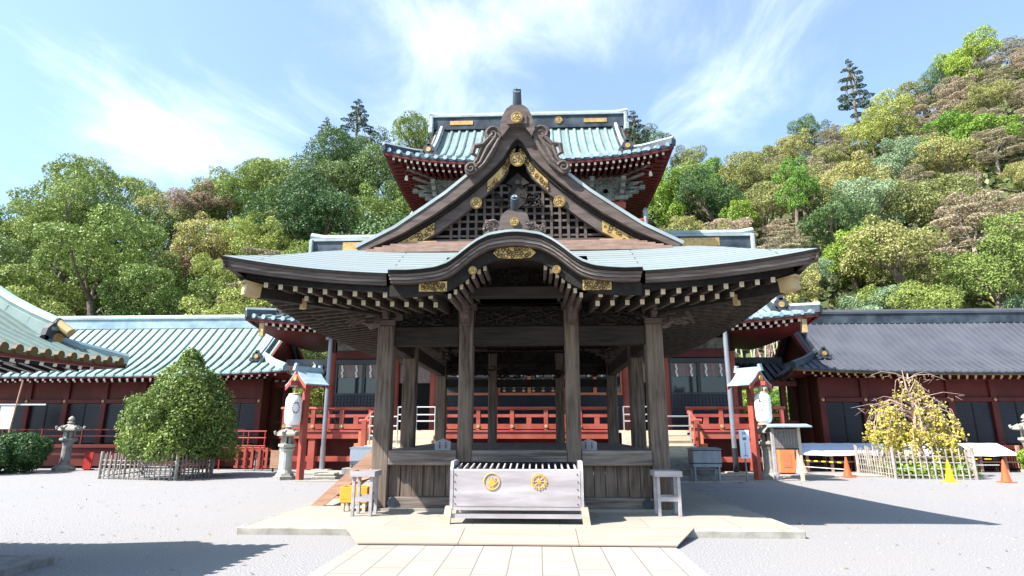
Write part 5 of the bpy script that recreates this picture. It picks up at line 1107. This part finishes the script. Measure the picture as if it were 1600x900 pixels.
for i in range(3):
    for k, lm, zc, rx, rz, nl, r0, r1, n, sz in (('yellow', 'leaf_yellow_green', 5.6, 3.2, 3.3, 20, 1.1, 1.85, 9500, .27), ('olive', 'leaf_olive', 4.6, 2.7, 2.6, 16, 1.0, 1.6, 8000, .26), ('dark', 'leaf_dark', 5.6, 2.9, 3.9, 18, 1.2, 1.9, 9000, .28), ('bright', 'leaf_bright', 3.9, 2.1, 2.7, 15, .8, 1.35, 7000, .26), ('blue', 'leaf_blue', 4.2, 2.7, 2.4, 16, 1.0, 1.5, 8000, .24), ('brown', 'leaf_brown', 4.4, 2.8, 2.2, 15, .9, 1.4, 7000, .24)):
        lb = rl(nl, rx, rz, r0, r1, zc, .78); cm = lobed(hier(lb[:11] + [(*[c*1.12 for c in l[:3]], l[3]*.7, l[4]) for l in lb[11:]]), int(n*2.1), sz*.66, lm, 'crown', low=-.6, shell=(.78, 1.12), inner=.15)
        reg(k, cm, trunk_mesh('trunk', 'bark', zc, .26, [x[:3] for x in lb[:6]], i))
    lb = []                                        # tan trees in flat layers
    for k in range(22):
        z = 1.6 + 4.4*k/21; rr = 3.4*(1-.55*(k/21)**1.6); a = 2.4*k; q = rr*nr.uniform(.35, .95); lb.append((q*math.cos(a), q*math.sin(a), z, nr.uniform(.8, 1.35), .26))
    reg('tan', lobed(hier(lb, 5), 19000, .135, 'leaf_tan', 'crown', low=-.3), trunk_mesh('trunk', 'bark_pale', 4.4, .2, [x[:3] for x in lb[::3]], i+9))
    lb = []                                        # tall conifers, drooping tiers with gaps
    for k in range(34):
        t = k/33; z = 2.5+9.0*t; rr = 2.9*(1-t)**.75*nr.uniform(.5, 1.1)+.15; a = 2.6*k; lb.append((rr*math.cos(a), rr*math.sin(a), z, .75*(1-t)+.32, .33))
    reg('conifer', lobed(hier(lb, 4), 15000, .17, 'leaf_conifer', 'crown'), trunk_mesh('trunk', 'bark', 17, .22, [x[:3] for x in lb[::4]], i+20))
    lb = []                                        # feathery bamboo clumps
    for k in range(20):
        a = nr.uniform(0, 6.28); q = nr.uniform(0, 1.9); lb.append((q*math.cos(a), q*math.sin(a), nr.uniform(2.0, 7.0)-q*.6, nr.uniform(.45, .85), 1.7))
    reg('bamboo', lobed(hier(lb, 5), 15000, .16, 'leaf_bright', 'crown', low=-.8), trunk_mesh('trunk', 'culm', 6, .10, [x[:3] for x in lb[:9]], i+30))
    m = MB(); q = random.Random(50+i)              # bare trees: limbs and twigs
    def limb(p, d, l, r, lev):
        e = p + d*l; m.tube([p, p.lerp(e, .5)+Vector((q.uniform(-.1, .1), q.uniform(-.1, .1), .05))*l*.4, e], [r, r*.75, r*.5], 5)
        if lev == 0: return
        for _ in range(4 if lev > 1 else 5): limb(p.lerp(e, q.uniform(.45, 1)), (d + Vector((q.uniform(-1, 1), q.uniform(-1, 1), q.uniform(-.2, .7)))*.8).normalized(), l*q.uniform(.5, .75), r*.5, lev-1)
    limb(Vector((0, 0, -1)), Vector((0, 0, 1)), 3.4, .16, 4); o = m.build('crown', 'bark_pink'); bm_ = o.data; bpy.data.objects.remove(o)
    m = MB(); m.tube([(0, 0, -1), (0, 0, 2)], [.2, .15], 8); o = m.build('trunk', 'bark_pink'); tm_ = o.data; bpy.data.objects.remove(o); reg('bare', bm_, tm_)
def tree(k, x, y, z, s, label, group, name='tree', squash=1.0, var=None):
    t = thing(name, label, 'tree', (x, y, z), group); t.scale = (s, s, s*squash); t.rotation_euler = (0, 0, nr.uniform(0, 6.28))
    c, tk = KINDS[k][nr.integers(3) if var is None else var]
    for nm, me in (('crown', c), ('trunk', tk)): o = bpy.data.objects.new(nm, me); COL.objects.link(o); o.parent = t
    return t
DESC = {'yellow': 'yellow-green leafy tree', 'olive': 'olive green rounded tree', 'dark': 'dark dense evergreen tree', 'bright': 'bright green bushy tree', 'blue': 'bluish green soft crowned tree', 'brown': 'rusty brown leaved tree', 'tan': 'tan flat layered tree', 'conifer': 'tall dark conifer', 'bamboo': 'light green feathery bamboo clump', 'bare': 'bare pinkish twiggy tree'}
NAMES = {'yellow': 'broadleaf_tree', 'olive': 'broadleaf_tree', 'dark': 'evergreen_tree', 'bright': 'broadleaf_tree', 'blue': 'broadleaf_tree', 'brown': 'broadleaf_tree', 'tan': 'layered_tree', 'conifer': 'conifer_tree', 'bamboo': 'bamboo_clump', 'bare': 'bare_tree'}
HEI = {'yellow': 10.2, 'olive': 8.3, 'dark': 10.6, 'bright': 7.4, 'blue': 7.4, 'brown': 7.2, 'tan': 6.6, 'conifer': 12, 'bamboo': 8.0, 'bare': 6.0}
ORD = ['first', 'second', 'third', 'fourth', 'fifth', 'sixth', 'seventh', 'eighth', 'ninth', 'tenth', 'eleventh', 'twelfth', 'thirteenth', 'fourteenth', 'fifteenth', 'sixteenth', 'seventeenth', 'eighteenth', 'nineteenth', 'twentieth']
tr = random.Random(21); TREES = []                 # (side, row, kind, x, y, scale)
for r_, y in enumerate((40, 44.5, 49.5, 55, 60.5)):
    x = -1.12*y + tr.uniform(0, 3)
    while x < -.13*y:
        a = x/y; yy = y + tr.uniform(-1.6, 1.6)
        if -.43 < a < -.15: k = tr.choices(['dark', 'yellow', 'olive'], [.62, .23, .15])[0]
        else: k = tr.choices(['yellow', 'olive', 'bright', 'dark', 'tan'], [.74, .1, .05, .07, .04])[0]
        if r_ == 3 and -.63 < a < -.54: k = 'brown'
        TREES.append(('left', r_, k, x, yy, tr.uniform(.72, 1.3))); x += tr.uniform(3.8, 6.0)
for r_, y in enumerate((40, 44, 48.5, 53, 58, 63, 68, 73, 78, 82)):
    x = .10*y + tr.uniform(0, 3)
    while x < .99*y:
        a = x/y; yy = y + tr.uniform(-1.5, 1.5)
        if a > .66: k = tr.choices(['tan', 'olive', 'bright', 'dark', 'blue', 'bare'], [.70, .10, .09, .04, .04, .03])[0]
        elif a > .38: k = tr.choices(['tan', 'olive', 'bright', 'dark', 'blue', 'bare', 'yellow'], [.36, .22, .10, .06, .08, .08, .10])[0]
        else: k = tr.choices(['tan', 'olive', 'bamboo', 'dark', 'yellow', 'bare'], [.20, .32, .14, .08, .20, .06])[0]
        if r_ < 2 and a > .5: k = tr.choices(['yellow', 'blue', 'olive', 'tan'], [.36, .30, .2, .14])[0]
        if r_ < 3 and a < .36: k = tr.choices(['bamboo', 'yellow', 'bare', 'olive'], [.4, .3, .1, .2])[0]
        TREES.append(('right', r_, k, x, yy, tr.uniform(.58, 1.12))); x += tr.uniform(3.6, 5.8)*(1 if y < 60 else 1.12)
ROWN = {'left': ['lowest row', 'second row up', 'third row up', 'fourth row up', 'skyline row'], 'right': ['lowest row', 'second row up', 'third row up', 'fourth row up', 'fifth row up', 'sixth row up', 'seventh row up', 'eighth row up', 'ninth row up', 'skyline row']}
cnt = {}
for sd, r_, k, x, y, s in TREES:
    q = cnt[(sd, r_, k)] = cnt.get((sd, r_, k), 0) + 1
    lb = '%s %s from the left, %s, %s hill' % (ORD[q-1], DESC[k], ROWN[sd][r_], sd)
    tree(k, x, y, hill_z(x, y) - .3, s, lb, 'trees on the %s hillside' % sd, NAMES[k])
def at(a, y, top): return a*y, y, 1.6 + y*top
for k, a, y, tz_, s, sq, lb in (('conifer', .585, 78, .672, .82, 1.1, 'tall dark layered conifer standing out against the sky on the right ridge'), ('conifer', -.327, 60, .612, .62, .8, 'dark round topped conifer rising above the left ridge'), ('conifer', -.385, 60, .575, .30, .9, 'small thin conifer peeking over the left ridge'), ('conifer', .185, 66, .575, .75, .8, 'dark conifer peeping out right of the upper hall roof'), ('yellow', -.205, 58, .592, .9, 1, 'sunny yellow-green tree just left of the upper hall roof'),
    ('olive', -.655, 57, .450, .95, 1, 'olive rounded tree on the left skyline just right of the dip'), ('brown', -.61, 56, .448, .9, .9, 'rusty brown low crowned tree on the left skyline'), ('yellow', -.56, 58, .478, .95, 1, 'yellow-green leafy tree on the left skyline right of the rusty one'), ('yellow', -.505, 57, .492, .95, 1, 'sunlit leafy tree on the left skyline before the big dark dome'), ('dark', -.36, 57, .560, 1.0, 1, 'dark evergreen dome directly under the left ridge conifers'),
    ('bright', .80, 74, .725, 1.15, 1.1, 'large bright green tree on the right ridge near the top corner'), ('bright', .80, 60, .56, 1.1, .9, 'large bright green rounded tree on the upper right slope'), ('conifer', .66, 66, .535, .55, .8, 'squat dark green conifer on the right slope'), ('bright', .46, 52, .49, .65, 1.7, 'narrow bright green column of leaves on the right slope'), ('yellow', -.86, 48, .468, .95, 1, 'open crowned yellow-green tree rising highest at the left'), ('dark', -.44, 50, .50, 1.1, 1, 'big dark green domed tree left of the shrine hall')):
    x, y, zt = at(a, y, tz_); tree(k, x, y, zt - HEI[k]*s*sq, s, lb, None, NAMES[k], sq)
for i, (x, y) in enumerate(((12.2, 38.6), (13.2, 38.9), (14.2, 38.4), (15.3, 39.2), (16.1, 38.5), (-13.6, 38.2), (-12.4, 38.8), (10.9, 38.3), (18.0, 38.7))):
    tree('bamboo' if x > 0 else 'yellow', x, y, -.3, .62, ('light green clump behind the %s link corridor, %s in its row' % ('right' if x > 0 else 'left', ORD[i])), 'clumps behind the link corridors', 'bamboo_clump' if x > 0 else 'broadleaf_tree')
cu = random.Random(4)
for i in range(16):
    x = 11.5+.42*i+cu.uniform(-.15, .15); y = 35.5+cu.uniform(-.6, .6); t = MB(); t.tube([(x, y, -.3), (x+cu.uniform(-.1, .1), y, 3.5), (x+cu.uniform(-.5, .5), y, 7.0)], [.07, .06, .04], 7)
    tag(t.build('bamboo_culm', 'culm', loc=(x, y, 0)), 'slim pale bamboo stem standing in the gap between the hall and the grey roof', 'bamboo', 'bamboo stems behind the right corridor')
# undergrowth on the hill: one mass
n = 30000; a = np.where(nr.random(n) < .4, nr.uniform(-1.25, -.1, n), nr.uniform(.05, 1.15, n)); y = 36.5 + 48*nr.random(n)**.9; x = a*y
z = np.array([hill_z(p, q) for p, q in zip(x, y)]); c = np.stack([x, y, z + nr.uniform(0, 1.5, n)], 1)
o = bpy.data.objects.new('undergrowth', leaf_mesh('undergrowth', c, np.tile([0, -.5, .8], (n, 1)), .75, 'leaf_ground', nr.normal(.45, .25, n))); COL.objects.link(o); kind(o, 'stuff')
# ------------------------------------------------------------------ courtyard plants
def plant(name, label, cat, loc, crown_me, trunk_mb, mt):
    t = thing(name, label, cat, loc); o = bpy.data.objects.new('crown', crown_me); COL.objects.link(o); o.parent = t
    trunk_mb.build('trunk', mt, t); return t
lb = []; RP = [(.6, 1.55), (1.3, 1.75), (2.2, 1.80), (2.8, 1.55), (3.4, 1.08), (4.0, .62), (4.65, .16)]
for k in range(170):
    z = .82 + 3.43*(k/169)**1.15; R_ = interp(RP, z+.25); a = 2.4*k; q = max(.02, R_-.32)*(nr.uniform(.85, 1.08) if k % 3 else .5)
    lb.append((q*math.cos(a)-(.15 if 1.7 < z < 2.5 else .0), q*math.sin(a), z, nr.uniform(.26, .50)*min(1, .55+R_*.3), .95))
tm = MB(); tm.tube([(-12.2, 21.1, 0), (-12.15, 21.1, 1.2), (-12.1, 21.1, 3.6)], [.16, .13, .05], 8)
plant('evergreen_tree', 'dense glossy conical evergreen inside the dark bamboo fence', 'tree', (-12.2, 21.1, 0), lobed(lb, 52000, .10, 'leaf_evergreen', 'crown', low=-.8, shell=(.7, 1.2), inner=.2), tm, 'bark')
for x, y, rr, h, lbn, mt in ((-19.9, 22.9, 1.45, 1.25, 'round clipped dark green bush at the left edge before the stone lantern', 'leaf_bush'), (18.95, 23.7, .8, .95, 'small bright leaved bush at the right edge beside the stone lantern', 'leaf_bright')):
    lb = rl(26, rr*.72, h*.3, rr*.3, rr*.45, h*.58, .8); tm = MB()
    for k in range(5): tm.tube([(x, y, 0), (x+.5*math.cos(k*1.3), y+.5*math.sin(k*1.3), h*.6)], [.04, .02], 5)
    plant('bush', lbn, 'bush', (x, y, 0), lobed(lb, 32000, .085, mt, 'crown', low=-.9, inner=.2), tm, 'bark')
# low plants inside the right fence
c = np.stack([nr.uniform(12.8, 15.4, 2600), nr.uniform(21.8, 23.8, 2600), nr.uniform(.02, .55, 2600)], 1); c[:, 2] *= nr.uniform(.4, 1, 2600)
o = bpy.data.objects.new('ground_cover', leaf_mesh('ground_cover', c, np.tile([0, -.3, 1.], (2600, 1)), .14, 'leaf_bright', nr.normal(.4, .2, 2600))); COL.objects.link(o); kind(o, 'stuff')
# yellow weeping tree
wt = random.Random(6); m = MB(); base = Vector((14.1, 22.8, 0)); leaves = []
m.tube([base, base+Vector((.08, 0, .7)), base+Vector((-.1, 0, 1.5)), base+Vector((.02, 0, 2.3)), base+Vector((-.16, 0, 3.1)), base+Vector((-.22, 0, 3.75))], [.09, .075, .065, .055, .035, .012], 8)
tw = MB()
for k in range(52):
    z0 = wt.choice((wt.uniform(.9, 1.7), wt.uniform(1.0, 1.75), wt.uniform(1.2, 1.75), wt.uniform(1.8, 2.4), wt.uniform(2.0, 2.5), wt.uniform(2.6, 3.4))); p = base + Vector((-.06, 0, z0)); a = wt.choice((wt.uniform(0, 6.28), wt.uniform(-.5, .5), wt.uniform(2.6, 3.7))); reach = wt.uniform(.55, 1.0)*(1.4 if z0 < 1.75 else 1.85 if z0 < 2.55 else .6); d = Vector((math.cos(a), math.sin(a)*.75, 0))
    q1 = p + d*reach*.45 + Vector((0, 0, wt.uniform(.15, .42))); q2 = p + d*reach*.85 + Vector((0, 0, wt.uniform(-.05, .2))); q3 = p + d*reach*1.05 + Vector((0, 0, -wt.uniform(.3, 1.1)))
    tw.tube([p, q1, q2, q3], [.028, .02, .012, .005], 5)
    dens = 62 if z0 < 2.6 else 34 if wt.random() < .7 else 10
    for _ in range(7):
        t = wt.uniform(.3, 1.0); s = q1.lerp(q2, (t-.3)/.4) if t < .7 else q2.lerp(q3, (t-.7)/.3); L_ = wt.uniform(.2, .75); e = s + Vector((wt.uniform(-.2, .2), wt.uniform(-.2, .2), -L_))
        if e.z < .55: e.z = .55
        tw.tube([s, s.lerp(e, .5)+Vector((wt.uniform(-.05, .05), 0, 0)), e], [.008, .006, .003], 4)
        for _ in range(int(dens//4*(2.1 if s.z < 1.75 else 1))):
            f = s.lerp(e, wt.random()); leaves.append((f.x+wt.gauss(0, .05), f.y+wt.gauss(0, .05), f.z+wt.gauss(0, .05)))
for k in range(6):
    p = base + Vector((-.1, 0, wt.uniform(2.0, 3.5))); a = wt.choice((0, .3, -.3, 3.0, 3.4, .1)); d = Vector((math.cos(a), math.sin(a), wt.uniform(.1, .35))); e = p + d*wt.uniform(1.0, 2.1); e.z -= .25; tw.tube([p, p.lerp(e, .3)+Vector((0, 0, .16)), p.lerp(e, .65)+Vector((0, .05, .2)), e], [.018, .013, .009, .004], 5)
    for _ in range(4): s = p.lerp(e, wt.uniform(.4, 1)); tw.tube([s, s+Vector((wt.uniform(-.3, .3), wt.uniform(-.3, .3), wt.uniform(-.25, .2)))], [.007, .003], 4)
c = np.array(leaves) - np.array(base); me = leaf_mesh('crown', c, np.tile([0, -.4, .3], (len(c), 1)), .095, 'leaf_gold', nr.normal(.45, .25, len(c)), .7)
t = thing('weeping_tree', 'yellow leaved weeping tree with bare upper twigs inside the pale bamboo fence', 'tree', tuple(base)); o = bpy.data.objects.new('crown', me); COL.objects.link(o); o.parent = t
m.build('trunk', 'bark_pink', t); tw.build('branches', 'bark_pink', t)
# fallen leaves and loose stones on the gravel
n = 900; x = nr.uniform(-14, 16, n); y = 5.5 + 22*nr.random(n)**1.3; ok = (np.abs(x) > 4.6) | (y < 8.5); c = np.stack([x, y, np.full(n, .012)], 1)[ok & (np.abs(x) > 2.4)]
o = bpy.data.objects.new('fallen_leaves', leaf_mesh('fallen_leaves', c, np.tile([0, 0, 3.], (len(c), 1)), .06, 'leaf_brown', nr.uniform(0, .6, len(c)))); COL.objects.link(o); kind(o, 'stuff')
pb = MB(); pr_ = random.Random(77)
for k in range(1500):
    x = pr_.uniform(-11, 12); y = 5 + 13*pr_.random()**1.5
    if abs(x) < 2.5 or (abs(x) < 4.5 and y > 9.6): continue
    q = pr_.uniform(.006, .018); pb.add([(x-q, y, 0), (x+q*.3, y-q, .0), (x+q, y+q*.4, 0), (x-q*.2, y+q, 0), (x, y, q*.9)], [(0, 1, 4), (1, 2, 4), (2, 3, 4), (3, 0, 4)])
kind(pb.build('pebbles', 'stone'), 'stuff')
